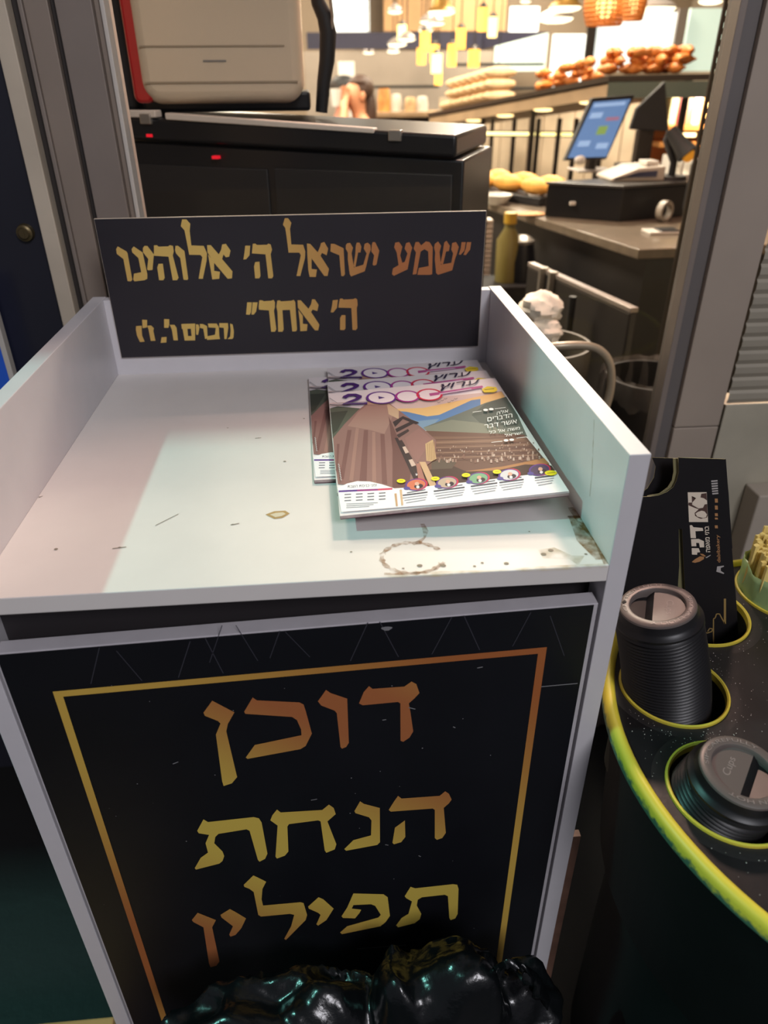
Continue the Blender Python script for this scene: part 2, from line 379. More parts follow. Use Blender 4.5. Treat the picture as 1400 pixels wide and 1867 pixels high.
# door (hangs a little askew: left corner lower)
zt = lambda x: -.0435 + (x+.004)/.551*.0175
dl, dr = -.5575, -.0035
db = MB(); f0 = [(dl, 0, FZ+.05), (dr, 0, FZ+.05), (dr, 0, zt(dr)), (dl, 0, zt(dl))]
db.slab(f0, (0, .018, 0))
door = db.build('door', m_edge, stand, bevel=.0008)
YD = -.0004
fc = MB(); e = .0022
fc.slab([(dl+e, 0, FZ+.05), (dr-e-.002, 0, FZ+.05), (dr-e-.002, 0, zt(dr)-e*.6), (dl+e, 0, zt(dl)-e*.6)], (0, YD, 0))
fc.build('door_face', m_blk, door)
YL = YD-.0004
dp = MB()
cd = crop(330, 1220, 1400/530); ce = crop(330, 1420, 1400/530)
DA = [[(905,82),(922,95),(1075,84),(1110,60),(1133,72),(1148,115),(1125,140),(1097,165),(1105,210),(1118,300),(1100,330),(1070,350),(1057,345),(1056,165),(1045,158),(875,174),(857,165),(880,110)],
 [(698,100),(720,115),(800,142),(808,355),(795,375),(775,383),(768,375),(750,212),(740,200),(675,175),(659,155)],
 [(345,136),(365,150),(570,160),(590,170),(600,200),(630,310),(600,370),(575,385),(320,432),(312,425),(355,365),(580,318),(578,290),(558,245),(535,230),(310,215),(304,205)],
 [(150,152),(257,208),(225,265),(218,300),(270,520),(245,550),(205,563),(198,540),(168,315),(190,262),(178,250),(115,225),(108,210)]]
DB = [[(1045,82),(1062,95),(1245,82),(1272,60),(1290,72),(1303,100),(1290,118),(1265,140),(1275,260),(1258,285),(1232,294),(1222,285),(1222,150),(1212,143),(1010,158),(1000,150),(1025,110)],
 [(1078,200),(1080,280),(1060,305),(1025,315),(1018,308),(1030,235)],
 [(862,108),(880,120),(957,140),(958,305),(945,318),(795,346),(786,338),(830,295),(915,272),(917,200),(905,185),(840,165),(835,155)],
 [(462,148),(480,162),(680,150),(712,124),(735,140),(745,170),(705,205),(748,315),(740,340),(700,356),(692,345),(672,205),(660,200),(520,218),(512,230),(517,350),(500,370),(462,384),(455,375),(465,225),(430,200),(440,175)],
 [(108,195),(130,208),(350,184),(375,190),(388,210),(416,360),(405,385),(378,399),(370,390),(330,250),(315,243),(180,265),(165,280),(160,310),(200,350),(208,372),(200,395),(185,408),(72,437),(66,430),(95,380),(130,355),(118,310),(135,270),(85,262),(78,250)],
 [(1105,520),(1128,527),(1310,507),(1330,510),(1336,530),(1332,650),(1320,672),(1298,680),(1292,670),(1285,565),(1270,558),(1160,570),(1140,582),(1135,610),(1157,650),(1150,675),(1125,695),(1045,715),(1036,705),(1062,670),(1095,650),(1112,590),(1085,575),(1077,565)],
 [(830,552),(975,556),(995,570),(1006,660),(985,690),(960,710),(775,748),(766,740),(800,710),(950,668),(962,655),(935,612),(915,604),(830,608),(822,625),(868,630),(860,645),(838,672),(780,670),(773,662),(800,620)],
 [(662,570),(685,580),(735,625),(700,680),(660,707),(652,700),(672,655),(660,645),(615,625),(612,615)],
 [(348,465),(370,475),(410,495),(392,530),(388,580),(395,610),(575,594),(590,598),(607,655),(600,680),(505,776),(497,770),(530,710),(545,655),(525,650),(385,663),(372,655),(350,545),(330,530),(305,520),(302,510)],
 [(235,627),(260,640),(313,672),(290,720),(262,752),(238,760),(232,750),(250,710),(195,668),(190,655)],
 [(80,645),(168,680),(150,715),(185,880),(170,900),(142,907),(135,890),(108,715),(60,690),(52,680)]]
letters(dp, cd, DA, YL); letters(dp, ce, DB, YL)
dp.build('door_lettering', gold2, door)
gb = MB()
A1 = at(97, 1261, YL); A2 = at(995, 1180, YL); B1 = at(124, 1272, YL); B2 = at(980, 1193, YL)
xo, xi = -.517, -.509; xr, xq = -.0475, -.0555; zb = -.86
gz = lambda x, o: lerp(A1.z, A2.z, (x-xo)/(xr-xo)) - o
gb.poly([(xo, YL, gz(xo, 0)), (xr, YL, gz(xr, 0)), (xr, YL, gz(xr, .0075)), (xo, YL, gz(xo, .0075))])
gb.poly([(xo, YL, gz(xo, .0075)), (xi, YL, gz(xi, .0075)), (xi, YL, zb), (xo, YL, zb)])
gb.poly([(xq, YL, gz(xq, .0075)), (xr, YL, gz(xr, .0075)), (xr, YL, zb), (xq, YL, zb)])
gb.poly([(xi, YL, zb), (xq, YL, zb), (xq, YL, zb+.0075), (xi, YL, zb+.0075)])
gb.build('gold_border', gold3, door)
# faint printed zigzag lines and scratches on the door
zg = MB(); sc = MB()
def stroke(mb, a, b, w, plane):
    p, q = at(a[0], a[1], plane), at(b[0], b[1], plane); d = (q-p).normalized(); n = Vector((-d.z, 0, d.x))*w/2
    mb.poly([p+n, q+n, q-n, p-n])
c6 = crop(600, 900, 1400/600); c8 = crop(0, 1140, 1027/400)
for a, b in [((165,548),(90,712)), ((215,545),(295,695)), ((522,525),(437,683)), ((573,518),(640,665)), ((858,505),(780,650)), ((940,520),(1000,690))]: stroke(zg, c6(*a), c6(*b), .0008, YL)
for a, b in [((465,105),(425,275)), ((545,120),(665,260)), ((890,75),(835,245)), ((960,60),(1045,225))]: stroke(zg, c8(*a), c8(*b), .0008, YL)
for a, b in [((382,1208),(405,1140)), ((430,1140),(470,1205)), ((510,1150),(492,1200)), ((520,1152),(565,1198))]: stroke(zg, a, b, .0007, YL)
zg.build('faint_zigzag_print', mat('grey_print', (58, 58, 66), .5), door)
for a, b in [((987,1252),(1053,1246)), ((315,1393),(325,1389)), ((567,1459),(578,1457)), ((697,1313),(704,1312)), ((745,1290),(757,1293)), ((702,1540),(708,1541)), ((650,1730),(740,1723)), ((826,1325),(830,1327)), ((870,1218),(880,1216)), ((763,1560),(767,1562))]: stroke(sc, a, b, .0011, YL-.0001)
p = at(705, 1146, YL); sc.poly([(p.x+.005*math.cos(t)*(1+.3*math.sin(3*t)), YL-.0001, p.z+.0025*math.sin(t)) for t in [k*PI/5 for k in range(10)]])
for _ in range(26):
    u, v = random.uniform(150, 1000), random.uniform(1220, 1720); p = at(u, v, YL); r = random.uniform(.0003, .0008)
    sc.poly([(p.x+r*math.cos(t), YL-.0001, p.z+r*math.sin(t)) for t in [k*PI/3 for k in range(6)]])
sc.build('scratch_marks', mat('scratch_white', (128, 128, 130), .6), door)

# stains on the tray: coffee ring, rust along the right side, drips and specks
def stain_mat(name, rgb, cover, scale):
    m = bpy.data.materials.new(name); m.use_nodes = True; nt = m.node_tree; b = nt.nodes['Principled BSDF']
    b.inputs['Base Color'].default_value = lin(rgb); b.inputs['Roughness'].default_value = .6
    tc = nt.nodes.new('ShaderNodeTexCoord'); n = nt.nodes.new('ShaderNodeTexNoise'); n.inputs['Scale'].default_value = scale; n.inputs['Detail'].default_value = 8
    r = nt.nodes.new('ShaderNodeValToRGB'); r.color_ramp.elements[0].position = .5-cover*.3; r.color_ramp.elements[1].position = .5+.25
    r.color_ramp.elements[0].color = (0, 0, 0, 1); r.color_ramp.elements[1].color = (cover, cover, cover, 1)
    nt.links.new(tc.outputs['Object'], n.inputs['Vector']); nt.links.new(n.outputs['Fac'], r.inputs['Fac']); nt.links.new(r.outputs['Color'], b.inputs['Alpha'])
    return m
m_ring = stain_mat('coffee_stain', (150, 108, 62), .75, 160); m_rust = stain_mat('rust_stain', (140, 96, 30), .85, 110); m_pale = stain_mat('pale_stain', (170, 150, 80), .4, 60)
def band(mb, pts, w, z=.0004):
    P = [atz(u, v, z) for u, v in pts]; n = len(P); L = []; R = []
    for i in range(n):
        d = (P[min(i+1, n-1)]-P[max(i-1, 0)]).normalized(); q = Vector((-d.y, d.x, 0))*w*(.5+.25*math.sin(i*2.3))
        L.append(P[i]+q); R.append(P[i]-q)
    for i in range(n-1): mb.poly([L[i], L[i+1], R[i+1], R[i]])
rg = MB(); pts = []
for k in range(40):
    t = 2*PI*k/39*.86 + .55; pts.append((752+56*math.cos(t), 1017-28*math.sin(t)))
band(rg, pts, .0045); band(rg, [(770, 955), (776, 968), (774, 980), (764, 988), (752, 992)], .004); band(rg, [(700, 1046), (740, 1046), (790, 1040), (810, 1025)], .003)
rg.build('coffee_ring_stain', m_ring, stand)
ru = MB(); band(ru, [(1040, 925), (1062, 955), (1085, 985), (1100, 1010), (1107, 1028)], .006); band(ru, [(1052, 940), (1075, 985), (1095, 1020)], .018, .0003)
ru.m = 1; band(ru, [(985, 1010), (1010, 1008), (1040, 1016), (1060, 1022)], .014, .0003); band(ru, [(700, 1050), (800, 1046), (900, 1041), (1000, 1036), (1105, 1031)], .006, .0003)
ru.build('rust_stain', [m_rust, m_pale], stand)
sp = MB()
for u, v, r in [(765,1031,.0022), (808,1031,.0022), (923,1027,.002), (991,1010,.0022), (1004,1003,.0022), (879,1026,.0012), (865,1032,.0012), (1038,942,.0016), (1059,977,.0012), (1068,1010,.0012), (965,969,.0008), (519,841,.0014), (554,763,.0012), (102,1001,.0016), (72,906,.0009), (640,1006,.001), (424,956,.001), (218,998,.0012), (415,780,.0009), (735,1036,.001)]:
    p = atz(u, v, .0005); sp.poly([(p.x+r*math.cos(t)*1.2, p.y+r*math.sin(t), .0005) for t in [k*PI/5 for k in range(10)]])
for a, b in [((283,958),(325,937)), ((205,1000),(230,997)), ((420,957),(436,954)), ((465,799),(476,798)), ((73,906),(78,904))]:
    p, q = atz(*a, .0005), atz(*b, .0005); n = Vector((0, .0006, 0)); sp.poly([p-n, q-n, q+n, p+n])
sp.build('dirt_specks', mat('dirt', (136, 126, 110), .7), stand)
ch = MB(); O = [(484,938),(500,932),(520,931),(528,936),(515,944),(500,946)]; I = [(492,938),(503,935),(516,934),(521,937),(513,941),(502,943)]
ch.poly([atz(u, v, .0004) for u, v in O]); ch.m = 1; ch.poly([atz(u, v, .0006) for u, v in I])
ch.build('chipped_patch', [mat('chip_edge', (170, 140, 84), .6), mat('chip_core', (206, 196, 172), .6)], stand)
# dirty marks and run on the side panel
sd = MB(); XP = -.0003
def px(u, v): d = ray(u, v); return CAMLOC + d*((XP-CAMLOC.x)/d.x)
P = [px(1083, 765), px(1081, 810), px(1079, 860), px(1075, 905)]
for a, b in zip(P, P[1:]):
    w = Vector((0, .0008, 0)); sd.poly([a-w, a+w, b+w, b-w])
sd.build('drip_stain', stain_mat('drip_stain', (150, 128, 84), .6, 90), stand)

# ================================================================== MAGAZINES
def homog(src, dst):
    import numpy as np
    A = []; b = []
    for (x, y), (u, v) in zip(src, dst):
        A.append([x, y, 1, 0, 0, 0, -u*x, -u*y]); b.append(u); A.append([0, 0, 0, x, y, 1, -v*x, -v*y]); b.append(v)
    h = np.linalg.solve(np.array(A, float), np.array(b, float)); return h
MW, MH, MT = .2258, .315, .0040
hm = homog([(597, 719), (904, 688), (1035, 903), (622, 944)], [(0, 0), (1, 0), (1, 1), (0, 1)])
def uv(x, y):
    d = hm[6]*x+hm[7]*y+1; return ((hm[0]*x+hm[1]*y+hm[2])/d, (hm[3]*x+hm[4]*y+hm[5])/d)
cm = crop(540, 640, 1400/520); ch6 = crop(590, 640, 1400/340); cl7 = crop(600, 820, 1400/250); cr8 = crop(820, 820, 1400/240)
ART = MB(); LAYER = [0]; PAL = []
def pal(rgb):
    for i, (c, _) in enumerate(PAL):
        if c == rgb: return i
    PAL.append((rgb, mat('print_%d_%d_%d' % rgb, rgb, .6, spec=.15))); return len(PAL)-1
def loc3(u, v, k): return Vector((u*MW, -v*MH, MT + .00006 + .000012*k))
def clampuv(u, v): return min(max(u, 0), 1), min(max(v, 0), 1)
def art(rgb, pts, cr=cm, k=None):
    if k is None: LAYER[0] += 1; k = LAYER[0]
    ART.m = pal(rgb); ART.poly([loc3(*clampuv(*uv(*cr(x, y))), k) for x, y in pts])
def ell(rgb, cx, cy, rx, ry, cr=cm, inner=None, rot=0., n=26):
    LAYER[0] += 1; ART.m = pal(rgb)
    f = lambda a, s: loc3(*clampuv(*uv(*cr(cx+rx*s*math.cos(a), cy+ry*s*math.sin(a)+rot*rx*s*math.cos(a)))), LAYER[0])
    if inner is None: ART.poly([f(2*PI*i/n, 1) for i in range(n)])
    else:
        for i in range(n):
            a, b = 2*PI*i/n, 2*PI*(i+1)/n; ART.poly([f(a, 1), f(b, 1), f(b, inner), f(a, inner)])
def line(rgb, pts, w, cr=cm):
    LAYER[0] += 1; ART.m = pal(rgb)
    for (x0, y0), (x1, y1) in zip(pts, pts[1:]):
        dx, dy = x1-x0, y1-y0; L = math.hypot(dx, dy) or 1; nx, ny = -dy/L*w/2, dx/L*w/2
        ART.poly([loc3(*clampuv(*uv(*cr(x, y))), LAYER[0]) for x, y in [(x0+nx, y0+ny), (x1+nx, y1+ny), (x1-nx, y1-ny), (x0-nx, y0-ny)]])
def hebrew(rgb, s, x0, y0, x1, y1, h, cr=cm, bold=0., shear=0., skew=0.):
    """text whose baseline runs from (x0,y0) to (x1,y1), height h upwards, in crop pixels"""
    LAYER[0] += 1; ART.m = pal(rgb)
    put_text(ART, s, lambda a, b: loc3(*clampuv(*uv(*cr(lerp(x0, x1, a)+skew*b, lerp(y0, y1, a)-h*b))), LAYER[0]), shear, bold)
ART.m = pal((236, 228, 228)); ART.poly([loc3(0, 0, 0), loc3(1, 0, 0), loc3(1, 1, 0), loc3(0, 1, 0)])
art((214, 190, 184), [(155, 262), (350, 250), (700, 228), (1012, 196), (1040, 240), (640, 400), (160, 300)])
art((232, 190, 128), [(470, 290), (620, 285), (760, 255), (1012, 200), (1034, 238), (640, 392), (500, 330)])
art((206, 196, 200), [(150, 268), (350, 250), (350, 300), (152, 300)])
art((98, 132, 178), [(480, 300), (540, 305), (640, 328), (700, 320), (860, 245), (905, 238), (905, 330), (620, 400), (560, 380)])
art((128, 152, 176), [(520, 330), (590, 352), (700, 340), (640, 400), (560, 390)])
art((108, 112, 104), [(1034, 226), (930, 258), (800, 312), (620, 385), (660, 420), (1135, 430), (1090, 320)])
art((88, 94, 88), [(1034, 226), (930, 262), (860, 320), (900, 360), (1090, 380), (1090, 320)])
art((132, 132, 118), [(620, 385), (760, 345), (900, 360), (1135, 430), (660, 425)])
art((86, 92, 80), [(155, 290), (200, 278), (345, 292), (330, 340), (190, 430), (172, 440)])
art((64, 68, 60), [(160, 310), (250, 300), (200, 400), (172, 420)])
art((112, 84, 74), [(600, 400), (1120, 420), (1255, 590), (1290, 640), (600, 640)])
art((128, 98, 84), [(640, 430), (1120, 430), (1150, 470), (650, 480)])
for k in range(9):
    y = 440+k*13; line((156, 124, 104) if k % 2 else (98, 72, 64), [(650+k*3, y+8), (850, y+2), (1110+k*10, y-8)], 4)
art((172, 124, 84), [(760, 612), (1010, 580), (1215, 538), (1240, 566), (1020, 600), (780, 640)])
art((78, 62, 56), [(630, 600), (760, 575), (830, 605), (980, 600), (1120, 570), (1250, 575), (1275, 604), (1000, 650), (480, 690), (560, 640)])
art((96, 84, 74), [(660, 560), (720, 540), (780, 560), (760, 590), (660, 595)])
rr = random.Random(3)
for k in range(130):
    t = rr.random(); y = 482+rr.random()**.7*88; x = lerp(690, 1215-(570-y)*.35, t); y2 = y-(x-700)*.055
    w, h = (3+5*(y-480)/90), (2+6*(y-480)/90)
    art(rr.choice([(172, 146, 132), (150, 122, 108), (132, 100, 88), (190, 168, 156)]), [(x-w/2, y2-h), (x+w/2, y2-h-1), (x+w*.6, y2+h), (x-w*.6, y2+h)], k=40+k % 3)
LAYER[0] = 60
art((142, 108, 102), [(345, 262), (450, 262), (500, 300), (560, 345), (640, 410), (682, 450), (682, 540), (620, 590), (590, 560), (570, 690), (208, 668), (188, 560), (180, 440), (235, 370), (300, 300)])
art((160, 126, 116), [(350, 270), (440, 268), (470, 330), (430, 420), (360, 400), (250, 380), (300, 310)])
art((198, 168, 140), [(440, 262), (500, 300), (500, 345), (450, 320)])
for (a, b, c, d) in [((250, 400), (215, 640), (235, 645), (270, 400)), ((330, 400), (310, 660), (345, 664), (350, 400)), ((410, 420), (420, 668), (445, 670), (430, 420)), ((200, 470), (196, 600), (205, 620), (212, 470))]: art((122, 88, 84), [a, b, c, d])
for (a, b, c, d) in [((290, 390), (262, 650), (280, 655), (305, 392)), ((370, 410), (372, 664), (392, 668), (385, 410))]: art((158, 122, 112), [a, b, c, d])
art((112, 80, 76), [(450, 330), (480, 400), (560, 600), (550, 690), (470, 690), (470, 500)])
art((150, 112, 106), [(530, 440), (600, 390), (662, 448), (590, 560), (560, 520)])
art((62, 52, 54), [(470, 360), (520, 330), (600, 362), (585, 372), (520, 345), (482, 385)])
art((62, 52, 54), [(482, 395), (560, 356), (575, 366), (490, 412)])
art((70, 58, 58), [(490, 425), (545, 395), (552, 405), (500, 440)])
for k in range(5): art((206, 180, 166) if k % 2 else (66, 54, 54), [(495+k*17, 455+k*32), (515+k*17, 450+k*32), (533+k*17, 480+k*32), (512+k*17, 488+k*32)])
art((62, 52, 54), [(480, 440), (496, 440), (590, 640), (575, 650)])
art((196, 164, 124), [(630, 470), (668, 448), (684, 545), (660, 558), (635, 555)])
for k in range(5): line((164, 130, 96), [(640+k*9, 470-k*3), (644+k*8, 552)], 3)
art((202, 168, 132), [(600, 560), (630, 560), (690, 690), (655, 690)]); art((168, 118, 104), [(585, 570), (602, 565), (640, 690), (600, 690)])
art((182, 146, 128), [(345, 258), (450, 258), (455, 272), (345, 274)])
LAYER[0] = 110
art((240, 240, 242), [(206, 690), (250, 668), (300, 656), (360, 658), (420, 672), (480, 692), (620, 684), (900, 655), (1120, 628), (1276, 604), (1340, 712), (800, 784), (226, 806)])
line((90, 58, 140), [(212, 706), (300, 702)], 9); line((150, 60, 130), [(300, 702), (400, 698)], 9); line((205, 70, 100), [(400, 698), (470, 694)], 9)
hebrew((70, 66, 80), H('זמני כניסת השבת'), 255, 690, 395, 682, 12)
for i in range(4):
    for j in range(3): line((110, 110, 120), [(240+i*55, 722+j*15-i*2), (272+i*55, 720+j*15-i*2)], 5)
for j in range(3): line((150, 150, 158), [(250, 768+j*9), (400-j*20, 762+j*9)], 3)
for k, (x0, x1) in enumerate([(520, 640), (670, 820), (850, 980), (990, 1110), (1165, 1260)]):
    y0 = 727-(x0-520)*.13
    line((72, 72, 84), [(x0, y0), (x1, y0-(x1-x0)*.13)], 6); line((90, 90, 100), [(x0+20, y0-12), (x1-10, y0-12-(x1-x0)*.13)], 4)
    for j in range(3): line((140, 140, 150), [(x0+j*8, y0+13+j*12), (x1-j*5, y0+13+j*12-(x1-x0)*.13)], 3)
art((196, 158, 120), [(480, 720), (490, 718), (496, 780), (488, 782)]); art((210, 178, 140), [(505, 700), (515, 700), (522, 775), (514, 778)])
LAYER[0] = 130
for (x, y, c) in [(585, 675, (210, 120, 90)), (735, 665, (190, 170, 150)), (888, 645, (126, 170, 134)), (1040, 628, (206, 206, 210)), (1190, 604, (84, 70, 96))]:
    ell((200, 60, 80), x+4, y-1, 52, 30, rot=-.08); ell((96, 66, 140), x-3, y, 51, 29, rot=-.08); ell(c, x, y, 45, 25, rot=-.08)
    ell((60, 52, 60), x+12, y+8, 22, 12, rot=-.08); ell((214, 170, 150), x+4, y-4, 11, 9); ell((226, 226, 230), x+8, y+12, 8, 7); ell((92, 84, 150), x-45, y+18, 16, 8)
for (x, y) in [(512, 658), (678, 647), (828, 630), (980, 614)]: ell((238, 222, 40), x, y, 21, 10); line((150, 130, 30), [(x-10, y), (x+10, y-1)], 2.5)
ell((238, 222, 40), 1245, 620, 30, 13); line((150, 130, 30), [(1225, 622), (1266, 617)], 3)
# masthead
LAYER[0] = 160
ell((246, 238, 240), 415, 240, 66, 27); ell((246, 238, 240), 545, 233, 58, 26); ell((248, 236, 238), 652, 223, 58, 27)
art((78, 44, 118), [(222, 240), (228, 232), (250, 221), (290, 220), (318, 230), (318, 240), (300, 252), (262, 266), (345, 264), (345, 273), (220, 276), (240, 264), (284, 246), (294, 237), (280, 231), (258, 233), (244, 243)])
ell((104, 52, 142), 415, 240, 76, 32, inner=.84); ell((170, 58, 148), 543, 233, 62, 30, inner=.82); ell((214, 54, 84), 652, 224, 66, 31, inner=.82)
art((84, 60, 130), [(398, 233), (432, 240), (402, 248)])
art((190, 92, 150), [(650, 218), (915, 176), (920, 186), (655, 232)]); art((220, 200, 220), [(700, 218), (860, 192), (861, 197), (702, 224)])
hebrew((48, 40, 70), H('ערוץ'), 706, 205, 908, 176, 34, bold=.012, shear=.25, skew=-4)
art((236, 214, 60), [(912, 196), (940, 180), (985, 184), (992, 200), (975, 210), (925, 212)]); line((150, 130, 40), [(925, 198), (975, 192)], 4)
for k in range(6): line((60, 60, 70), [(690+k*17, 262-(k % 3)*9), (697+k*17, 266-(k % 3)*9), (706+k*17, 260-(k % 3)*9)], 2)
for k in range(3): line((150, 150, 156), [(160, 243+k), (200, 270), (330, 268)], 2)
line((70, 60, 66), [(158, 278), (200, 280), (265, 276)], 4)
LAYER[0] = 190
WH = (238, 238, 236)
for s, x0, y0, x1, y1, h in [('אלה', 985, 328, 1042, 314, 18), ('הדברים', 938, 362, 1062, 340, 20), ('אשר דבר', 922, 398, 1084, 370, 20), ('משה אל כל', 945, 425, 1098, 402, 17), ('ישראל', 1022, 440, 1110, 425, 15)]:
    hebrew(WH, H(s), x0, y0, x1, y1, h)
for a, b in [((865, 315), (910, 308)), ((975, 297), (1030, 290)), ((955, 468), (1010, 462)), ((1080, 447), (1130, 440))]: line(WH, [a, b], 2.2)
for x, y in [(930, 303), (958, 299), (1028, 458), (1056, 455)]: ell(WH, x, y, 12, 6)
for k in range(7): line((180, 170, 170), [(208+k*2, 575+k*12), (214+k*2, 585+k*12)], 5)

m_paper = mat('magazine_paper', (226, 222, 220), .5); m_pageedge = mat('page_edges', (178, 160, 158), .6, var=.2, vscale=90); m_spine = mat('magazine_back_cover', (92, 40, 58), .4)
GM = 'magazines on the tray'
m0 = thing('magazine', 'top magazine of the right-hand pile, its whole cover uncovered', 'magazine', (0, 0, 0), GM)
MB().box(0, MW, -MH, 0, .0004, MT-.0002).build('pages', m_pageedge, m0)
MB().box(-.0003, MW, -MH-.0003, .0003, 0, .0004).build('back_cover', m_spine, m0)
cv = MB().box(-.0004, MW+.0003, -MH-.0004, .0004, MT-.0002, MT).build('front_cover', m_paper, m0)
ap = ART.build('cover_print', [m for _, m in PAL], cv, fix=False)
# the spine side (right) is thicker, so each magazine lies a little higher at the right
def lay(o, TL, yaw, tilt, back):
    o.location = TL; o.rotation_euler = (math.radians(back), math.radians(-tilt), math.radians(yaw))
def onto(u, v, ztop): q = atz(u, v, ztop); return Vector((q.x, q.y, ztop-MT))
lay(dup(m0, label='lowest magazine, its left edge sticking out from under the pile'), onto(563, 689, .0048), 1.4, 0, 0)
lay(dup(m0, label='magazine second from the bottom, only its masthead strip against the back board showing'), onto(597, 672, .0094), .9, 1.0, 0)
lay(dup(m0, label='magazine just under the top one, its violet and red numerals half covered'), onto(597, 697, .0138), .9, 2.0, .2)
lay(m0, Vector((-.2461, .3947, .0190-MT)), 1.02, 2.94, .2)
# ================================================================== ROUND CUP STATION
TC = Vector((.3445, -.049, 0)); TR_ = .3185; TZ = -.2
m_top = mat('station_top_black', (30, 28, 29), .33, spec=.5, var=.35, vscale=16, bump=.12, bscale=90)
m_drum = mat('station_drum_black', (18, 22, 23), .55, spec=.3, var=.3, vscale=6)
m_yel = mat('yellow_ring', (214, 196, 70), .4, var=.1, vscale=14)
def two_tone(name, a, b, scale, zlo, zhi):
    m = bpy.data.materials.new(name); m.use_nodes = True; nt = m.node_tree; p = nt.nodes['Principled BSDF']
    tc = nt.nodes.new('ShaderNodeTexCoord'); sx = nt.nodes.new('ShaderNodeSeparateXYZ'); n = nt.nodes.new('ShaderNodeTexNoise'); n.inputs['Scale'].default_value = scale; n.inputs['Detail'].default_value = 8
    mr = nt.nodes.new('ShaderNodeMapRange'); mr.inputs[1].default_value = zlo; mr.inputs[2].default_value = zhi
    ad = nt.nodes.new('ShaderNodeMath'); ad.operation = 'ADD'; ad2 = nt.nodes.new('ShaderNodeMath'); ad2.operation = 'SUBTRACT'; ad2.inputs[1].default_value = .5
    r = nt.nodes.new('ShaderNodeValToRGB'); r.color_ramp.elements[0].color = lin(a); r.color_ramp.elements[1].color = lin(b); r.color_ramp.elements[0].position = .3; r.color_ramp.elements[1].position = .62
    nt.links.new(tc.outputs['Object'], sx.inputs[0]); nt.links.new(tc.outputs['Object'], n.inputs['Vector']); nt.links.new(sx.outputs['Z'], mr.inputs[0])
    nt.links.new(mr.outputs[0], ad.inputs[0]); nt.links.new(n.outputs['Fac'], ad.inputs[1]); nt.links.new(ad.outputs[0], ad2.inputs[0]); nt.links.new(ad2.outputs[0], r.inputs['Fac'])
    nt.links.new(r.outputs['Color'], p.inputs['Base Color']); p.inputs['Roughness'].default_value = .45
    return m
m_trim = two_tone('worn_yellow_trim', (70, 108, 88), (222, 206, 66), 130, -.013, .007)
station = thing('cup_station', 'round black cup station with a worn yellow rim and four cup wells', 'cup station', (TC.x, TC.y, FZ))
HOLES = [(.1173, .0374, .0569), (.1144, -.0976, .0580), (.2009, .1608, .0620), (.340, .191, .0640)]
cu = bpy.data.curves.new('top', 'CURVE'); cu.dimensions = '2D'; cu.fill_mode = 'BOTH'; cu.extrude = .005
def circ(cx, cy, r, n=64):
    sp = cu.splines.new('POLY'); sp.points.add(n-1); sp.use_cyclic_u = True
    for k in range(n): sp.points[k].co = (cx+r*math.cos(2*PI*k/n), cy+r*math.sin(2*PI*k/n), 0, 1)
circ(TC.x, TC.y, TR_-.0062, 128)
for h in HOLES: circ(*h)
tmp = bpy.data.objects.new('tmp', cu); COL.objects.link(tmp)
me = bpy.data.meshes.new_from_object(tmp.evaluated_get(bpy.context.evaluated_depsgraph_get())); bpy.data.objects.remove(tmp); bpy.data.curves.remove(cu)
me.materials.clear(); me.materials.append(m_top)
for v in me.vertices: v.co.z += TZ-.005
top = bpy.data.objects.new('tabletop', me); COL.objects.link(top); adopt(top, station)
ring = [(TC.x+(TR_-.0065)*math.cos(2*PI*k/128), TC.y+(TR_-.0065)*math.sin(2*PI*k/128), TZ-.003) for k in range(128)]
rt = MB(); prof = [(TR_-.013, -.012), (TR_-.013, .003), (TR_-.0105, .0062), (TR_-.007, .0072), (TR_-.0028, .0056), (TR_, .001), (TR_, -.010), (TR_-.004, -.014), (TR_-.012, -.014)]
rt.lathe(prof, None, 128, close=True)
o = rt.build('rim_trim', m_trim, None, smooth=True); o.location = (TC.x, TC.y, TZ-.002); adopt(o, station)
dr_ = MB(); dr_.lathe([(TR_-.014, TZ-.012), (TR_-.016, TZ-.02), (.2855, -.45), (.281, -.455), (.262, -.456), (.262, FZ)], Matrix.Translation((TC.x, TC.y, 0)), 96)
dr_.build('drum', m_drum, station, smooth=True)
m_well = mat('well_inside_dark', (44, 46, 34), .5)
for i, (x, y, r) in enumerate(HOLES):
    M = Matrix.Translation((x, y, TZ))
    w = MB().lathe([(r-.0005, .001), (r-.001, -.02), (r-.002, -.13), (0, -.13)], M, 48).build('cup_well', m_well, station, smooth=True)
    MB().lathe([(r+.0015, .0005), (r+.0012, .0028), (r-.0008, .0034), (r-.0022, .002), (r-.0022, -.006), (r+.0002, -.006)], M, 64, close=True).build('well_ring', m_yel, w, smooth=True)
    MB().lathe([(r+.002, .0003), (r+.012, .0002), (r+.014, 0)], M, 64).build('well_collar', mat('collar_black', (36, 33, 33), .5, bump=.3, bscale=120), w, smooth=True)
# sugar spilt on the top
sp = MB(); rr = random.Random(11)
for _ in range(420):
    k = rr.choice([0, 0, 1, 2]); a = rr.random()*2*PI; h = HOLES[k]; q = h[2]+.006+abs(rr.gauss(0, .02)); x = h[0]+q*math.cos(a); y = h[1]+q*math.sin(a)
    if math.hypot(x-TC.x, y-TC.y) > TR_-.02 or any(math.hypot(x-g[0], y-g[1]) < g[2]+.003 for g in HOLES): continue
    r = rr.uniform(.0002, .0007); sp.add([(x+r, y, TZ+.0004), (x, y+r, TZ+.0004), (x-r, y, TZ+.0004), (x, y-r, TZ+.0004), (x, y, TZ+.0004+r)], [(0, 1, 4), (1, 2, 4), (2, 3, 4), (3, 0, 4)])
so = sp.build('spilt_sugar', mat('sugar', (196, 190, 182), .4)); tag(so, 'white sugar grains spilt around the cup wells', 'sugar'); so['kind'] = 'stuff'

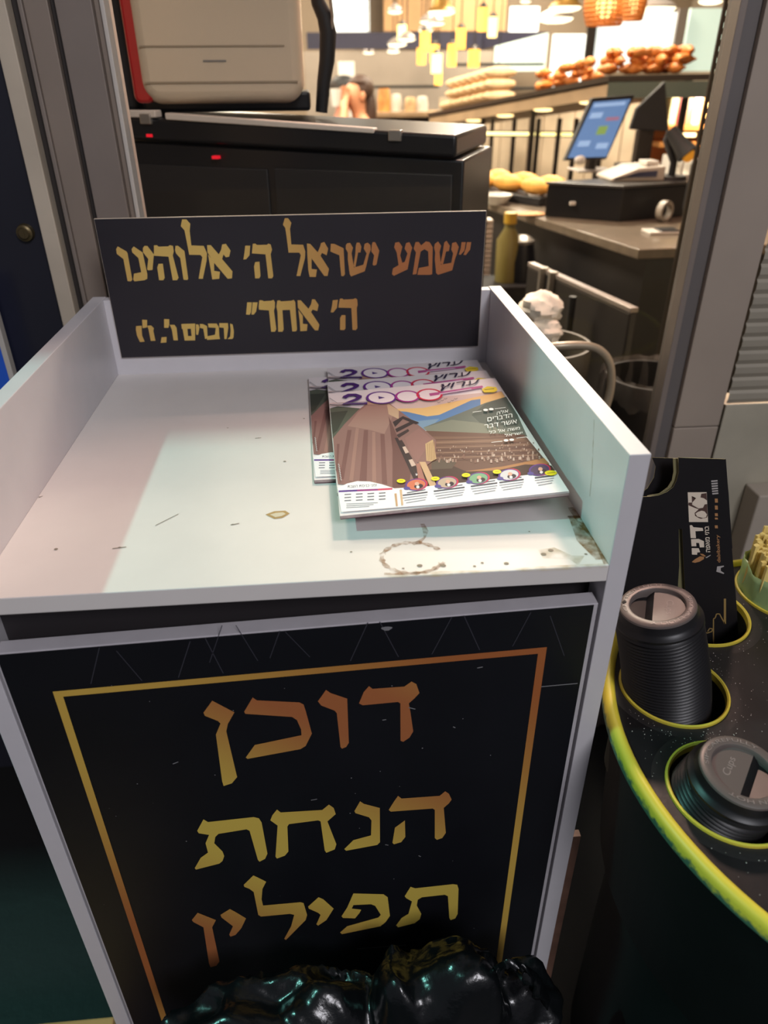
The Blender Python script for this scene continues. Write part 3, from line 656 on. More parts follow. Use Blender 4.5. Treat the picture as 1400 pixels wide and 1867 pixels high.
# ------------------------------------------------------------------ lids
m_lid_lit = mat('lid_lit_top', (98, 89, 85), .38, spec=.5); m_lid_shade = mat('lid_shaded_black', (20, 19, 21), .4, spec=.45)  # same black plastic: light painted on the tops, shade on sides and recess
def lid_shell(full):
    mb = MB()
    if full:
        # flat raised ring, then (shaded colour) a steep side and two flange beads
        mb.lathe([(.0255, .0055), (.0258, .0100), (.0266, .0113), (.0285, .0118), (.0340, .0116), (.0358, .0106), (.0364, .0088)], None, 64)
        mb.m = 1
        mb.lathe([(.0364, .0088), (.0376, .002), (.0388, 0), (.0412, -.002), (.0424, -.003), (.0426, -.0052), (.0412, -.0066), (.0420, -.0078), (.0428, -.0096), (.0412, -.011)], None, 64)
    else:
        mb.lathe([(.0330, .002), (.0395, .0016), (.0412, .0002), (.0424, -.0006), (.0432, -.0016), (.0426, -.0026), (.0408, -.0032)], None, 48)
    return mb
LG = 'black lids nested in the cup wells'
top_lid = thing('coffee_lid', 'black sip lid on top of the tall leaning stack beside the cup carrier', 'lid', (0, 0, 0), LG)
sh_ = lid_shell(True).build('rim', [m_lid_lit, m_lid_shade], top_lid, smooth=True)
dm = MB()
n = 64; c = .0045
R0 = .0257
# sunken disc with a wedge-shaped recess across it
pts = [(R0*math.cos(2*PI*k/n), R0*math.sin(2*PI*k/n)) for k in range(n)]
A = [(x, y, .0078) for x, y in pts if x > -.004]; xa = -.004; ya = math.sqrt(R0*R0-xa*xa)
A = sorted(A, key=lambda p: math.atan2(p[1], p[0])); dm.poly([(xa, -ya, .0078)]+A+[(xa, ya, .0078)])
xb = -.0115; yb = math.sqrt(R0*R0-xb*xb)
dm.m = 1; dm.poly([(xa, ya, .0078), (xb, yb, .002), (xb, -yb, .002), (xa, -ya, .0078)])
Bp = [(x, y, .0022+(-x-.0115)*.30) for x, y in pts if x < xb]; Bp = sorted(Bp, key=lambda p: math.atan2(p[1], -p[0])); dm.poly([(xb, -yb, .0022)]+Bp+[(xb, yb, .0022)]); dm.m = 0
dm.lathe([(R0, .0005), (R0+.0004, .009)], None, 64)
dm.build('sunken_disc', [m_lid_lit, m_lid_shade], top_lid)
em = MB(); put_text(em, 'Cups', lambda a, b: Vector((.006+b*.0085, .011-a*.022, .0081))); em.build('embossed_letters', mat('embossed_edge', (142, 132, 127), .4), top_lid)
em = MB()
for s, a0, a1 in [('CAUTION HOT', .45*PI, 1.05*PI+.3), ('SIP CAREFULLY', 1.45*PI, 2.05*PI+.3)]:
    put_text(em, s, lambda a, b: Vector(((.0290+b*.0036)*math.cos(lerp(a1, a0, a)), (.0290+b*.0036)*math.sin(lerp(a1, a0, a)), .0122)))
em.build('rim_letters', mat('embossed_edge', (142, 132, 127), .4), top_lid)
MB().lathe([(0, .01235), (.0021, .0123)], Matrix.Translation((-.0310, 0, 0)), 16).build('sip_hole', mat('hole_dark', (8, 8, 8), .8), top_lid)
nest = lid_shell(False).build('nested_lid', m_lid_shade, None, smooth=True)
def stackup(base, tip, n, spin, first_label, nest_label, use, bend):
    base, tip = Vector(base), Vector(tip); ax = (tip-base).normalized(); L = (tip-base).length
    for i in range(n):
        t = i/(n-1); p = base.lerp(tip, t) + Vector(bend)*math.sin(t*PI); q = base.lerp(tip, t+.01) + Vector(bend)*math.sin((t+.01)*PI)
        a = (q-p).normalized() if i < n-1 else ax
        rot = (Vector((0, 0, 1)).rotation_difference(a)).to_matrix().to_4x4() @ Matrix.Rotation(spin, 4, 'Z')
        if i == n-1:
            o = use; p = p + a*.009
        else:
            o = nest if (i == 0 and nest.get('category') is None) else nest.copy()
            if o is not nest: COL.objects.link(o)
            tag(o, nest_label, 'lid', LG)
        if i == n-1:
            o.location = p; o.rotation_euler = rot.to_euler(); o['label'] = first_label; o.scale = (1.05,)*3
        else:
            o.location = p; o.rotation_euler = rot.to_euler(); k_ = lerp(1.12, 1.02, t); o.scale = (k_, k_, 1)
lid2 = dup(top_lid)
stackup((.118, .035, -.262), (.086, .046, -.108), 40, math.radians(-25), 'black sip lid on top of the tall leaning stack beside the cup carrier', 'black lid nested in the tall leaning stack beside the cup carrier', top_lid, (.004, -.002, 0))
stackup((.104, -.098, -.262), (.109, -.106, -.178), 19, math.radians(140), 'black sip lid sitting low in the well nearest the viewer', 'black lid nested in the low stack in the nearest well', lid2, (-.004, .004, 0))

# ------------------------------------------------------------------ folded cup carrier in the third well
m_card = mat('black_card', (28, 26, 28), .55, spec=.3, var=.08, vscale=8); m_raw = mat('raw_card_edge', (126, 120, 84), .7)
carrier = thing('cup_carrier', 'folded black cardboard cup carrier with cream logo standing in a cup well', 'cup carrier', (.2, .165, TZ))
def card(name, outline, y, dy, thick=.0009, holes=()):
    cu = bpy.data.curves.new('c', 'CURVE'); cu.dimensions = '2D'; cu.fill_mode = 'BOTH'; cu.extrude = thick/2
    for loop in [outline]+list(holes):
        sp = cu.splines.new('POLY'); sp.points.add(len(loop)-1); sp.use_cyclic_u = True
        for k, (x, z) in enumerate(loop): sp.points[k].co = (x, z, 0, 1)
    t = bpy.data.objects.new('c', cu); COL.objects.link(t)
    me = bpy.data.meshes.new_from_object(t.evaluated_get(bpy.context.evaluated_depsgraph_get())); bpy.data.objects.remove(t); bpy.data.curves.remove(cu)
    me.materials.clear(); me.materials.append(m_card); me.materials.append(m_raw)
    for v in me.vertices: v.co = Vector((v.co.x, y+v.co.z, v.co.y))
    for p in me.polygons: p.material_index = 1 if abs(p.normal.y) < .5 else 0
    o = bpy.data.objects.new(name, me); COL.objects.link(o); adopt(o, carrier); return o
YC = .155
def xz(u, v, Y=YC): p = at(u, v, Y); return (p.x, p.z)
arc = [xz(1166, 906), xz(1185, 905), xz(1200, 903), xz(1215, 897), xz(1227, 888), xz(1233, 876), xz(1237, 860), xz(1236, 834)]
frontcard = card('front_panel', [xz(1100, 1098), xz(1130, 960)] + arc + [xz(1322, 837), xz(1328, 900), xz(1334, 1000), xz(1343, 1110), xz(1346, 1172), xz(1262, 1180), xz(1256, 1140), xz(1249, 1088), xz(1246, 1030), xz(1243, 964), xz(1237, 964), xz(1238, 1030), xz(1235, 1075), xz(1233, 1100)], YC, 0)
YB = .178
b0 = xz(1188, 834, YB); b1 = xz(1318, 838, YB)
card('back_panel', [(b0[0]-.035, -.199), xz(1160, 905, YB), xz(1180, 890, YB), xz(1192, 870, YB), xz(1195, 850, YB), b0, b1, (b1[0]+.014, -.199)], YB, 0)
def raw(name, pts, Y): MB().slab([Vector((p[0], Y, p[1])) for p in [xz(u, v, Y) for u, v in pts]], (0, .0008, 0)).build(name, m_raw, carrier)
raw('raw_slit_flap', [(1233, 960), (1245, 960), (1250, 1030), (1254, 1092), (1258, 1150), (1228, 1150), (1232, 1075), (1235, 1030)], YC+.004)
raw('raw_handle_edge', [(1227, 836), (1238, 836), (1239, 864), (1233, 884), (1222, 896), (1205, 906), (1180, 909), (1180, 904), (1202, 900), (1217, 889), (1225, 876), (1228, 860)], YC+.003)
e1 = xz(1322, 837); e2 = xz(1334, 1000)
MB().hexa([(e1[0], YC, e1[1]), (e1[0]+.0008, YC, e1[1]), (b1[0]+.0008, YB, b1[1]), (b1[0], YB, b1[1])], [(e2[0], YC, e2[1]), (e2[0]+.0008, YC, e2[1]), (b1[0]+.0088, YB, e2[1]), (b1[0]+.008, YB, e2[1])]).build('side_fold', m_card, carrier)
# print on the carrier (runs up the card)
YP = YC-.0006
cc = crop(1180, 820, 1270/170)
pr = MB(); pm = [mat('cream_print', (226, 212, 192), .5), mat('tan_print', (176, 128, 84), .5), mat('light_print', (176, 170, 166), .5), mat('dark_brown_print', (84, 62, 56), .5), mat('gold_line_print', (158, 130, 78), .5)]
def pl(k, pts, cr=cc, d=0.):
    pr.m = k; L = []
    for x, y in pts:
        p = at(*cr(x, y), YP-d); L.append(Vector((p.x, YP-d, p.z)))
    pr.poly(L)
pl(0, [(550, 580), (808, 578), (828, 985), (568, 985)])
pl(3, [(735, 600), (806, 590), (812, 690), (770, 660), (725, 650)], d=.0001); pl(3, [(605, 630), (640, 665), (665, 660), (610, 720), (560, 720), (560, 755), (640, 790), (700, 810), (680, 830), (645, 860), (650, 900), (700, 930), (730, 940), (810, 925), (822, 900), (815, 740), (780, 745), (760, 790), (700, 800), (610, 750)], d=.0001)
pl(0, [(640, 690), (680, 660), (760, 690), (810, 710), (800, 735), (750, 740), (760, 775), (720, 795), (680, 775), (620, 750), (612, 720)], d=.0002); pl(0, [(655, 870), (690, 845), (740, 830), (780, 840), (812, 880), (800, 920), (760, 930), (720, 920), (680, 910)], d=.0002)
pl(0, [(578, 1030), (605, 1025), (630, 1055), (755, 1065), (762, 1105), (655, 1110), (663, 1203), (590, 1203), (585, 1130)])
pl(0, [(595, 1218), (700, 1214), (770, 1245), (776, 1328), (715, 1330), (705, 1270), (665, 1268), (668, 1315), (602, 1315)])
pl(0, [(604, 1340), (700, 1342), (720, 1395), (680, 1400), (678, 1430), (608, 1428)])
pl(1, [(605, 1530), (650, 1490), (720, 1450), (775, 1460), (770, 1490), (710, 1525), (650, 1540)]); pl(1, [(715, 1415), (760, 1420), (800, 1450), (780, 1455), (740, 1440)]); pl(2, [(790, 1470), (860, 1430), (862, 1440), (810, 1475)])
def vtext(k, s, x0, y0, x1, y1, h, bold=0.):
    pr.m = k
    def fn(a, b):
        x = lerp(x0, x1, a)-h*(1-b)*-1; y = lerp(y0, y1, a); p = at(*cc(x0+(x1-x0)*a+h*(1-b), y), YP); return Vector((p.x, YP, p.z))
    put_text(pr, s, fn, bold=bold)
vtext(0, H('בתי מאפה'), 800, 1395, 780, 1040, 58, .02)
vtext(1, 'dabibakery', 950, 1535, 930, 1160, 62, .01)
for k, (y0, y1) in enumerate([(665, 720), (760, 815), (865, 905), (925, 950), (1030, 1070)]): pl(1, [(918, y0), (958, y0), (962, y1), (922, y1)], d=.00005*k)
for k in range(6): pl(2, [(868+k*3, 420+k*34), (955+k*2, 412+k*34), (958+k*2, 432+k*34), (872+k*3, 440+k*34)])
pl(2, [(950, 1590), (1040, 1578), (1045, 1592), (1000, 1610), (1000, 1650), (1048, 1680), (1040, 1692), (940, 1660), (945, 1630)])
c6b = crop(1050, 1040, 1257/350)
def gline(pts, w):
    for (x0, y0), (x1, y1) in zip(pts, pts[1:]):
        L = math.hypot(x1-x0, y1-y0); nx, ny = -(y1-y0)/L*w/2, (x1-x0)/L*w/2; pl(4, [(x0+nx, y0+ny), (x1+nx, y1+ny), (x1-nx, y1-ny), (x0-nx, y0-ny)], c6b)
gline([(975, 185), (975, 350)], 14); gline([(975, 350), (950, 305), (940, 285), (920, 285), (912, 310), (900, 318), (900, 480)], 7); gline([(832, 402), (860, 410), (890, 400), (895, 382), (875, 380), (862, 400)], 6)
pr.build('carrier_print', pm, frontcard)

# ------------------------------------------------------------------ stirrers in a pale green wrapper in the far well
hx, hy, hr = HOLES[3]; SR = .0605; ZT_ = -.156
m_stick = mat('stirrer_wood', (236, 214, 132), .6, var=.15, vscale=60)
proto = MB().box(-.0032, .0032, -.0022, .0022, 0, .175).build('wooden_stirrer', m_stick)
GS = 'wooden stirrers in the green wrapper'
rr = random.Random(5); spots = []; k = 0
for i in range(-10, 11):
    for j in range(-14, 15):
        x = i*.0078+(j % 2)*.0036+rr.uniform(-.0008, .0008); y = j*.0058+rr.uniform(-.0006, .0006)
        if math.hypot(x, y) < SR-.004: spots.append((x, y))
spots.sort(key=lambda p: p[1])
for i, (x, y) in enumerate(spots):
    o = proto if i == 0 else proto.copy()
    if i: COL.objects.link(o)
    o.location = (hx+x, hy+y, ZT_-.155+rr.uniform(-.006, .008)); o.rotation_euler = (rr.uniform(-.02, .02), rr.uniform(-.02, .02), rr.uniform(-.5, .5))
    tag(o, 'pale wooden stirrer bundled in the green wrapper', 'stirrer', GS)
wr = MB(); prof = []; n = 72
vs = []; fs = []; zs_ = [-.322, -.26, -.20, -.17, ZT_-.004]
for i, z in enumerate(zs_):
    for k in range(n):
        a = 2*PI*k/n; r = SR+.001+.0012*math.sin(a*9+i)+.0008*math.sin(a*23+i*2); zz = z+(.002*math.sin(a*5)+.0012*math.sin(a*11) if i == len(zs_)-1 else 0); vs.append((hx+r*math.cos(a), hy+r*math.sin(a), zz))
for i in range(len(zs_)-1):
    for k in range(n): fs.append((i*n+k, i*n+(k+1) % n, (i+1)*n+(k+1) % n, (i+1)*n+k))
wr.add(vs, fs); wo = wr.build('stirrer_wrapper', film_mat('green_wrapper_film', (168, 200, 140), .86), smooth=True)
sm = wo.modifiers.new('solid', 'SOLIDIFY'); sm.thickness = .0004
tag(wo, 'pale green wrapper holding the stirrers in the far cup well', 'wrapper')

# ================================================================== TRASH BAG AND BOX ON THE FLOOR
m_bag = mat('black_plastic_bag', (12, 14, 16), .24, spec=.6, bump=.55, bscale=70)
def ellray(d, ells):
    """distance from origin along d to the outermost of a set of ellipsoids (centre, radii)"""
    best = 0
    for c, r in ells:
        D = Vector((d.x/r[0], d.y/r[1], d.z/r[2])); O = Vector((-c[0]/r[0], -c[1]/r[1], -c[2]/r[2]))
        a = D.dot(D); b = 2*O.dot(D); cc_ = O.dot(O)-1; q = b*b-4*a*cc_
        if q >= 0: best = max(best, (-b+math.sqrt(q))/(2*a))
    return best
BY = -.10
pk = at(805, 1752, BY); bc = Vector((pk.x-.05, BY-.005, -.84))
bm = bmesh.new(); bmesh.ops.create_icosphere(bm, subdivisions=7, radius=1)
l2 = at(430, 1822, BY); lob = at(575, 1805, BY); lb = at(960, 1785, BY)
ells = [((0, 0, 0), (.165, .085, .125)), ((pk.x-bc.x, 0, (pk.z-bc.z)-.07), (.085, .055, .07)), ((lob.x-bc.x, 0, lob.z-bc.z-.06), (.09, .05, .06)), ((lb.x-bc.x-.01, .0, lb.z-bc.z-.085), (.05, .045, .085)), ((l2.x-bc.x, 0, l2.z-bc.z-.055), (.075, .05, .055)), ((-.20, 0, .0), (.07, .06, .06)), ((-.26, -.01, -.03), (.075, .05, .06)), ((-.30, -.01, -.06), (.06, .05, .05))]
rb_ = random.Random(4); FOLD = [(Vector((rb_.gauss(0, 1), rb_.gauss(0, 1), rb_.gauss(0, 1))).normalized(), rb_.uniform(7, 22), rb_.random()) for _ in range(9)]
def tri(x): x = x % 1.0; return abs(2*x-1)
for v in bm.verts:
    d = v.co.normalized(); r = ellray(d, ells) or .06
    p = d*r; q = p + bc
    wq = q + Vector((noise.noise(q*9), noise.noise(q*9+Vector((5, 2, 1))), noise.noise(q*9+Vector((1, 8, 3)))))*.03
    disp = sum((tri(wq.dot(dd)*f+ph)-.5)*.17/f for dd, f, ph in FOLD)
    disp += sum((tri(wq.dot(dd)*f*2.7+ph*3)-.5)*.12/(f*2.7) for dd, f, ph in FOLD[:6]) - .006*abs(noise.noise(q*26))
    v.co = p*(1+disp/max(r, .05)) + bc
    v.co.z = max(v.co.z, FZ+.001)
me = bpy.data.meshes.new('trash_bag'); bm.to_mesh(me); bm.free(); me.materials.append(m_bag)
for p in me.polygons: p.use_smooth = True
bag = bpy.data.objects.new('trash_bag', me); COL.objects.link(bag); tag(bag, 'crumpled shiny black plastic trash bag on the ground before the stand door', 'trash bag')
# tied handle loop of the bag, at the right
hl = MB(); L = [at(880, 1790, BY-.01), at(900, 1762, BY-.015), at(925, 1748, BY-.02), at(955, 1756, BY-.02), at(980, 1775, BY-.02), at(998, 1805, BY-.015), at(1010, 1850, BY-.01), at(1016, 1890, BY)]
pts = []
for i in range(len(L)-1):
    for k in range(4): pts.append(L[i].lerp(L[i+1], k/4))
vs = []; fs = []
for i, p in enumerate(pts):
    t = i/len(pts); w = .018+.006*math.sin(i*1.7); ins = Vector((.35, -.5, -.75)) if t < .5 else Vector((-.7, -.6, -.15))
    vs += [p, p+ins.normalized()*w*.5+Vector((0, -.004, .002))*math.sin(i*2.1), p+ins.normalized()*w+Vector((0, .006, 0))]
for i in range(len(pts)-1):
    for k in range(2): fs.append((i*3+k, i*3+k+1, i*3+4+k, i*3+3+k))
hl.add(vs, fs); ho = hl.build('bag_handle', m_bag, bag, smooth=True); sm = ho.modifiers.new('solid', 'SOLIDIFY'); sm.thickness = .0012
cb = thing('cardboard_box', 'tan cardboard box on the ground left of the stand', 'box', (-.80, -.12, FZ))
MB().box(-.96, -.605, -.34, .045, FZ, FZ+.148).build('body', mat('cardboard', (188, 138, 84), .75, var=.1, vscale=8), cb, bevel=.003)
MB().box(-.96, -.605, -.150, -.146, FZ+.148, FZ+.1484).build('flap_seam', mat('cardboard_dark', (120, 84, 50), .8), cb)
# blue poster stand at the far left
bp = thing('poster_panel', 'blue poster panel in a silver frame at the left edge', 'poster', (-.70, .60, FZ))
pe = at(15, 640, .60).x
MB().box(-1.3, pe-.008, .598, .606, -.22, .12).build('poster', mat('blue_poster', (40, 84, 178), .35, emit=(30, 80, 190), es=.12), bp)
MB().box(pe-.008, pe, .594, .610, -.23, .125).build('frame', m_gasket, bp, bevel=.001)
# ================================================================== INSIDE THE SHOP
m_black = mat('shop_black', (24, 24, 26), .35, spec=.5, var=.1, vscale=5); m_black2 = mat('shop_black_matt', (30, 29, 30), .6)
m_greyedge = mat('grey_edge', (150, 140, 134), .35, .3); m_cream = mat('cream_housing', (206, 188, 164), .3, spec=.5, coat=.3)
m_red = mat('red_side', (170, 24, 26), .3, coat=.4); m_white = mat('white_glaze', (226, 222, 214), .25); m_wood = mat('light_wood', (176, 148, 116), .6, var=.15, vscale=7)
m_crust = mat('bread_crust', (214, 150, 84), .6, var=.3, vscale=18); m_pale = mat('pale_bread', (226, 190, 146), .65, var=.2, vscale=16); m_crois = mat('croissant_crust', (204, 120, 48), .5, var=.35, vscale=22)
m_dark = mat('dark_steel', (52, 46, 42), .4, .4); m_steel = mat('brushed_steel', (170, 164, 156), .3, .7)
def rbox(name, c, s, m, parent=None, bev=.02, rz=0., seg=4):
    M = Matrix.Translation(c) @ Matrix.Rotation(rz, 4, 'Z')
    return MB().box(-s[0]/2, s[0]/2, -s[1]/2, s[1]/2, -s[2]/2, s[2]/2, M).build(name, m, parent, bevel=bev, seg=seg, smooth=True)

# black machine cabinet behind the glass, set at an angle, with the cream machine standing on it
A = at(205, 205, 1.02); B = at(832, 246, .79); FZB = .0
u = Vector((B.x-A.x, B.y-A.y, 0)).normalized(); n = Vector((-u.y, u.x, 0)); L = (B-A).length
cab = thing('machine_cabinet', 'long black cabinet with grey-edged lid just behind the window pane', 'cabinet', (A.x+u.x*L/2, A.y+u.y*L/2, FZ))
def cbox(name, s0, s1, d0, d1, za0, zb0, za1, zb1, m, parent, bev=.0):
    """box along the cabinet: s along, d into depth; z low/high at each end"""
    f = lambda s, d, z: Vector((A.x, A.y, 0)) + u*s + n*d + Vector((0, 0, z))
    return MB().hexa([f(s0, d0, za0), f(s1, d0, zb0), f(s1, d1, zb0), f(s0, d1, za0)], [f(s0, d0, za1), f(s1, d0, zb1), f(s1, d1, zb1), f(s0, d1, za1)]).build(name, m, parent, bevel=bev, seg=3, smooth=True)
m_strip2 = mat('lid_strip_light', (214, 203, 192), .45)
zA = A.z; zB = B.z; th = .036
cbox('lid', -.02, L, 0, .30, zA-.042, zB-.034, zA-.004, zB, m_black, cab, .006)
cbox('lid_strip', -.02, L*.14, -.003, .02, zA-.008, zA-.008, zA+.004, zA+.004, m_strip2, cab, .002)
cbox('lid_strip', L*.17, L*.78, -.003, .02, lerp(zA, zB, .17)-.006, lerp(zA, zB, .78)-.006, lerp(zA, zB, .17)+.005, lerp(zA, zB, .78)+.002, m_strip2, cab, .002)
for s in (.09, .82): cbox('hinge_clip', L*s, L*(s+.035), -.006, .01, lerp(zA, zB, s)-.016, lerp(zA, zB, s)-.016, lerp(zA, zB, s)+.001, lerp(zA, zB, s)+.001, m_steel, cab, .002)
cbox('body', -.02, L+.012, .012, .30, FZ, FZ, zA-.046, zB-.038, m_black, cab, .004)
cbox('front_panel', .02, L*.46, .008, .013, -.2, -.2, zA-.085, lerp(zA, zB, .46)-.075, m_black2, cab, .002)
cbox('front_panel', L*.48, L*.99, .008, .013, -.2, -.2, lerp(zA, zB, .48)-.072, zB-.06, m_black2, cab, .002)
for (pu, pv, s) in ((272, 247, .10), (380, 287, .30)):
    q = at(pu, pv, 1.02-.23*s); cbox('red_led', L*s, L*s+.012, -.002, .009, q.z-.0025, q.z-.0025, q.z+.0025, q.z+.0025, mat('led_red', (190, 30, 40), .3, emit=(255, 30, 50), es=.6), cab)
mach = thing('coffee_machine', 'cream rounded machine with a red left side standing on the black cabinet', 'coffee machine', (A.x+.3, A.y+.1, zA))
p0 = at(262, 160, 1.02); p1 = at(556, 190, 1.0)
cx_, w_ = (p0.x+p1.x)/2, p1.x-p0.x
def rounded(x0, x1, z0, z1, y0, y1, r, m, name, parent, bev=.02):
    pts = []
    for (cx, cz, a0) in ((x1-r, z1-r, 0), (x0+r, z1-r, .5), (x0+r, z0+r, 1), (x1-r, z0+r, 1.5)):
        for k in range(7): a = (a0+k/12)*PI; pts.append((cx+r*math.cos(a), cz+r*math.sin(a)))
    return MB().hexa([(x, y0, z) for x, z in pts], [(x, y1, z) for x, z in pts]).build(name, m, parent, bevel=bev, seg=4, smooth=True)
rounded(p0.x, p1.x, p1.z+.002, p1.z+.36, .985, 1.25, .035, m_cream, 'housing', mach)
rounded(p0.x-.014, p0.x+.02, p1.z+.004, p1.z+.36, .992, 1.245, .012, m_red, 'red_side', mach, .006)
MB().box(p0.x-.012, p1.x+.01, 1.05, 1.24, zA-.002, p1.z+.02).build('base', m_black, mach, bevel=.006)
MB().box(p0.x+.01, p1.x-.03, .9835, .986, p1.z+.088, p1.z+.0905).build('seam', mat('seam_line', (150, 134, 112), .5), mach)
MB().box(p0.x+.01, p1.x-.01, .983, .986, p1.z+.034, p1.z+.037).build('seam', mat('seam_line', (150, 134, 112), .5), mach)
q = at(788, 70, .985); 
MB().box(p0.x+.115, p0.x+.155, .984, .986, p1.z+.066, p1.z+.069).build('badge', m_steel, mach)
# dark machine part at the left of it, with a small blue tag
dk = thing('grinder', 'dark grinder column left of the cream machine with a small blue tag', 'grinder', (p0.x-.09, 1.1, zA))
MB().box(p0.x-.09, p0.x-.02, 1.06, 1.24, zA-.004, zA+.36).build('body', m_black2, dk, bevel=.012, seg=3)
MB().tube([(p0.x-.060, 1.05, zA+.1), (p0.x-.060, 1.045, zA+.2), (p0.x-.066, 1.05, zA+.30)], .012, 12).build('dark_pipe', m_dark, dk, smooth=True)
q = at(213, 153, 1.04); MB().box(q.x-.012, q.x+.003, 1.035, 1.062, q.z-.008, q.z+.010).build('blue_tag', mat('tag_blue', (50, 96, 190), .5), dk)
# curved black arm at the right of the cream machine
arm = MB(); arm.tube([at(572, -40, 1.1), at(580, 5, 1.1), at(592, 30, 1.1), at(598, 60, 1.1), at(596, 110, 1.1), at(590, 150, 1.1), at(586, 205, 1.1)], [.012, .013, .015, .016, .015, .013, .012], 12)
ao = arm.build('steam_arm', m_black2, smooth=True); tag(ao, 'thick curved black arm rising behind the right end of the cream machine', 'machine arm')
MB().tube([at(600, -20, 1.09), at(606, 30, 1.09), at(602, 95, 1.09)], .003, 8).build('bright_edge', m_steel, ao, smooth=True)

# ------------------------------------------------------------------ two people further in
def chain(bm, sk, pts, start=None):
    prev = start
    for (p, r) in pts:
        v = bm.verts.new(p); v[sk].radius = (r, r) if not isinstance(r, tuple) else r
        if prev is not None: bm.edges.new((prev, v))
        prev = v
    return prev
def hand(bm, sk, wrist, d, side, up, s=1.0):
    """palm and five short finger chains from a wrist vertex"""
    d = d.normalized(); side = side.normalized(); up = up.normalized(); w = wrist.co
    palm = chain(bm, sk, [(w+d*.045*s, (.026*s, .016*s))], wrist)
    for k, (o, l) in enumerate([(-.026, .062), (-.009, .074), (.009, .07), (.026, .056)]):
        b = w+d*.085*s+side*o*s
        chain(bm, sk, [(b, .0085*s), (b+d*l*.45*s+up*.012*s, .008*s), (b+d*l*.75*s+up*.034*s, .007*s)], palm)
    b = w+d*.035*s-side*.03*s; chain(bm, sk, [(b, .011*s), (b+d*.03*s-side*.022*s+up*.01*s, .009*s), (b+d*.055*s-side*.022*s+up*.02*s, .008*s)], palm)
def person(name_label, base, face, skin, shirt, hair, armR, armL, hips, hairlen, trousers):
    """seated figure; base = pelvis point, face = facing angle"""
    P = Vector(base); M = Matrix.Translation(P) @ Matrix.Rotation(face, 4, 'Z'); T = lambda x, y, z: M @ Vector((x, y, z))
    bm = bmesh.new(); sk = bm.verts.layers.skin.verify()
    pel = bm.verts.new(T(0, 0, 0)); pel[sk].radius = (.15, .12); pel[sk].use_root = True
    chest = chain(bm, sk, [(T(0, .01, .14), (.13, .10)), (T(0, .02, .30), (.16, .11)), (T(0, .02, .41), (.15, .10))], pel)
    chain(bm, sk, [(T(0, .03, .49), .055), (T(0, .045, .555), .06), (T(0, .06, .61), (.072, .085)), (T(0, .055, .675), (.074, .09)), (T(0, .05, .72), (.055, .065))], chest)
    bm.verts.ensure_lookup_table()
    head = bm.verts[6]; nose = bm.verts.new(T(0, .155, .625)); nose[sk].radius = (.014, .014); bm.edges.new((head, nose))
    for sgn, arm in ((1, armR), (-1, armL)):
        sh = chain(bm, sk, [(T(sgn*.17, .02, .39), .062)], chest); el = chain(bm, sk, [(T(*arm[0]), .045)], sh)
        md = T(*arm[0]).lerp(T(*arm[1]), .55); wr_ = chain(bm, sk, [(md, .038), (T(*arm[1]), .027)], el)
        d = T(*arm[1])-T(*arm[0]); s_ = d.cross(Vector((0, 0, 1))); s_ = s_ if s_.length > .01 else Vector((1, 0, 0)); hand(bm, sk, wr_, d, s_, s_.cross(d))
        kn = chain(bm, sk, [(T(sgn*.09, .10, -.03), .095), (T(sgn*.11, .42, -.02), .07), (T(sgn*.11, .43, -.24), .058), (T(sgn*.11, .41, -.44), .042), (T(sgn*.11, .50, -.48), .04)], pel)
    me = bpy.data.meshes.new('body'); bm.to_mesh(me); bm.free(); me.materials.append(skin)
    o = bpy.data.objects.new('person', me); COL.objects.link(o)
    o.modifiers.new('skin', 'SKIN').use_smooth_shade = True; sd_ = o.modifiers.new('sub', 'SUBSURF'); sd_.levels = 2; sd_.render_levels = 2
    tag(o, name_label, 'person')
    # clothing: shirt over torso and sleeves, trousers over legs
    def garment(nm, chains, m):
        b = bmesh.new(); s2 = b.verts.layers.skin.verify(); root = b.verts.new(chains[0][0][0]); root[s2].radius = chains[0][0][1] if isinstance(chains[0][0][1], tuple) else (chains[0][0][1],)*2; root[s2].use_root = True
        e_ = chain(b, s2, chains[0][1:], root); ends = {0: root, 1: e_}
        for c in chains[1:]: chain(b, s2, c[1:], ends[c[0]])
        mm = bpy.data.meshes.new(nm); b.to_mesh(mm); b.free(); mm.materials.append(m); g = bpy.data.objects.new(nm, mm); COL.objects.link(g)
        g.modifiers.new('skin', 'SKIN').use_smooth_shade = True; q_ = g.modifiers.new('sub', 'SUBSURF'); q_.levels = 2; q_.render_levels = 2; adopt(g, o)
    slv = lambda sgn, arm: [1, (T(sgn*.175, .02, .39), .073), (T(sgn*.175, .02, .39).lerp(T(*arm[0]), .55), .066)]
    garment('shirt', [[(T(0, 0, -.03), (.165, .135)), (T(0, .01, .14), (.148, .115)), (T(0, .02, .30), (.178, .125)), (T(0, .02, .405), (.165, .112))], slv(1, armR), slv(-1, armL)], shirt)
    garment('trousers', [[(T(0, 0, -.04), (.16, .13)), (T(0, 0, -.05), (.16, .13))]] + [[1, (T(s_*.095, .10, -.03), .105), (T(s_*.11, .42, -.02), .08), (T(s_*.11, .43, -.24), .068), (T(s_*.11, .41, -.42), .055)] for s_ in (1, -1)], trousers)
    # hair and face
    hb = MB(); hM = Matrix.Rotation(face, 4, 'Z'); hc = T(0, .022, .675)
    hb.ball(hc, (.090, .104, .092), 24, 18, hM, lambda d: 1.0 if (d.z > .45 or d.y < .15) else .80)
    if hairlen: hb.ball(T(0, -.04, .665-hairlen*.5), (.085, .055, hairlen*.62), 16, 12, hM)
    hb.build('hair', hair, o, smooth=True)
    fb = MB()
    for sgn in (1, -1): fb.ball(T(sgn*.032, .138, .655), .010, 8, 6)
    fb.build('eyes', mat('eye_dark', (40, 30, 26), .3), o, smooth=True)
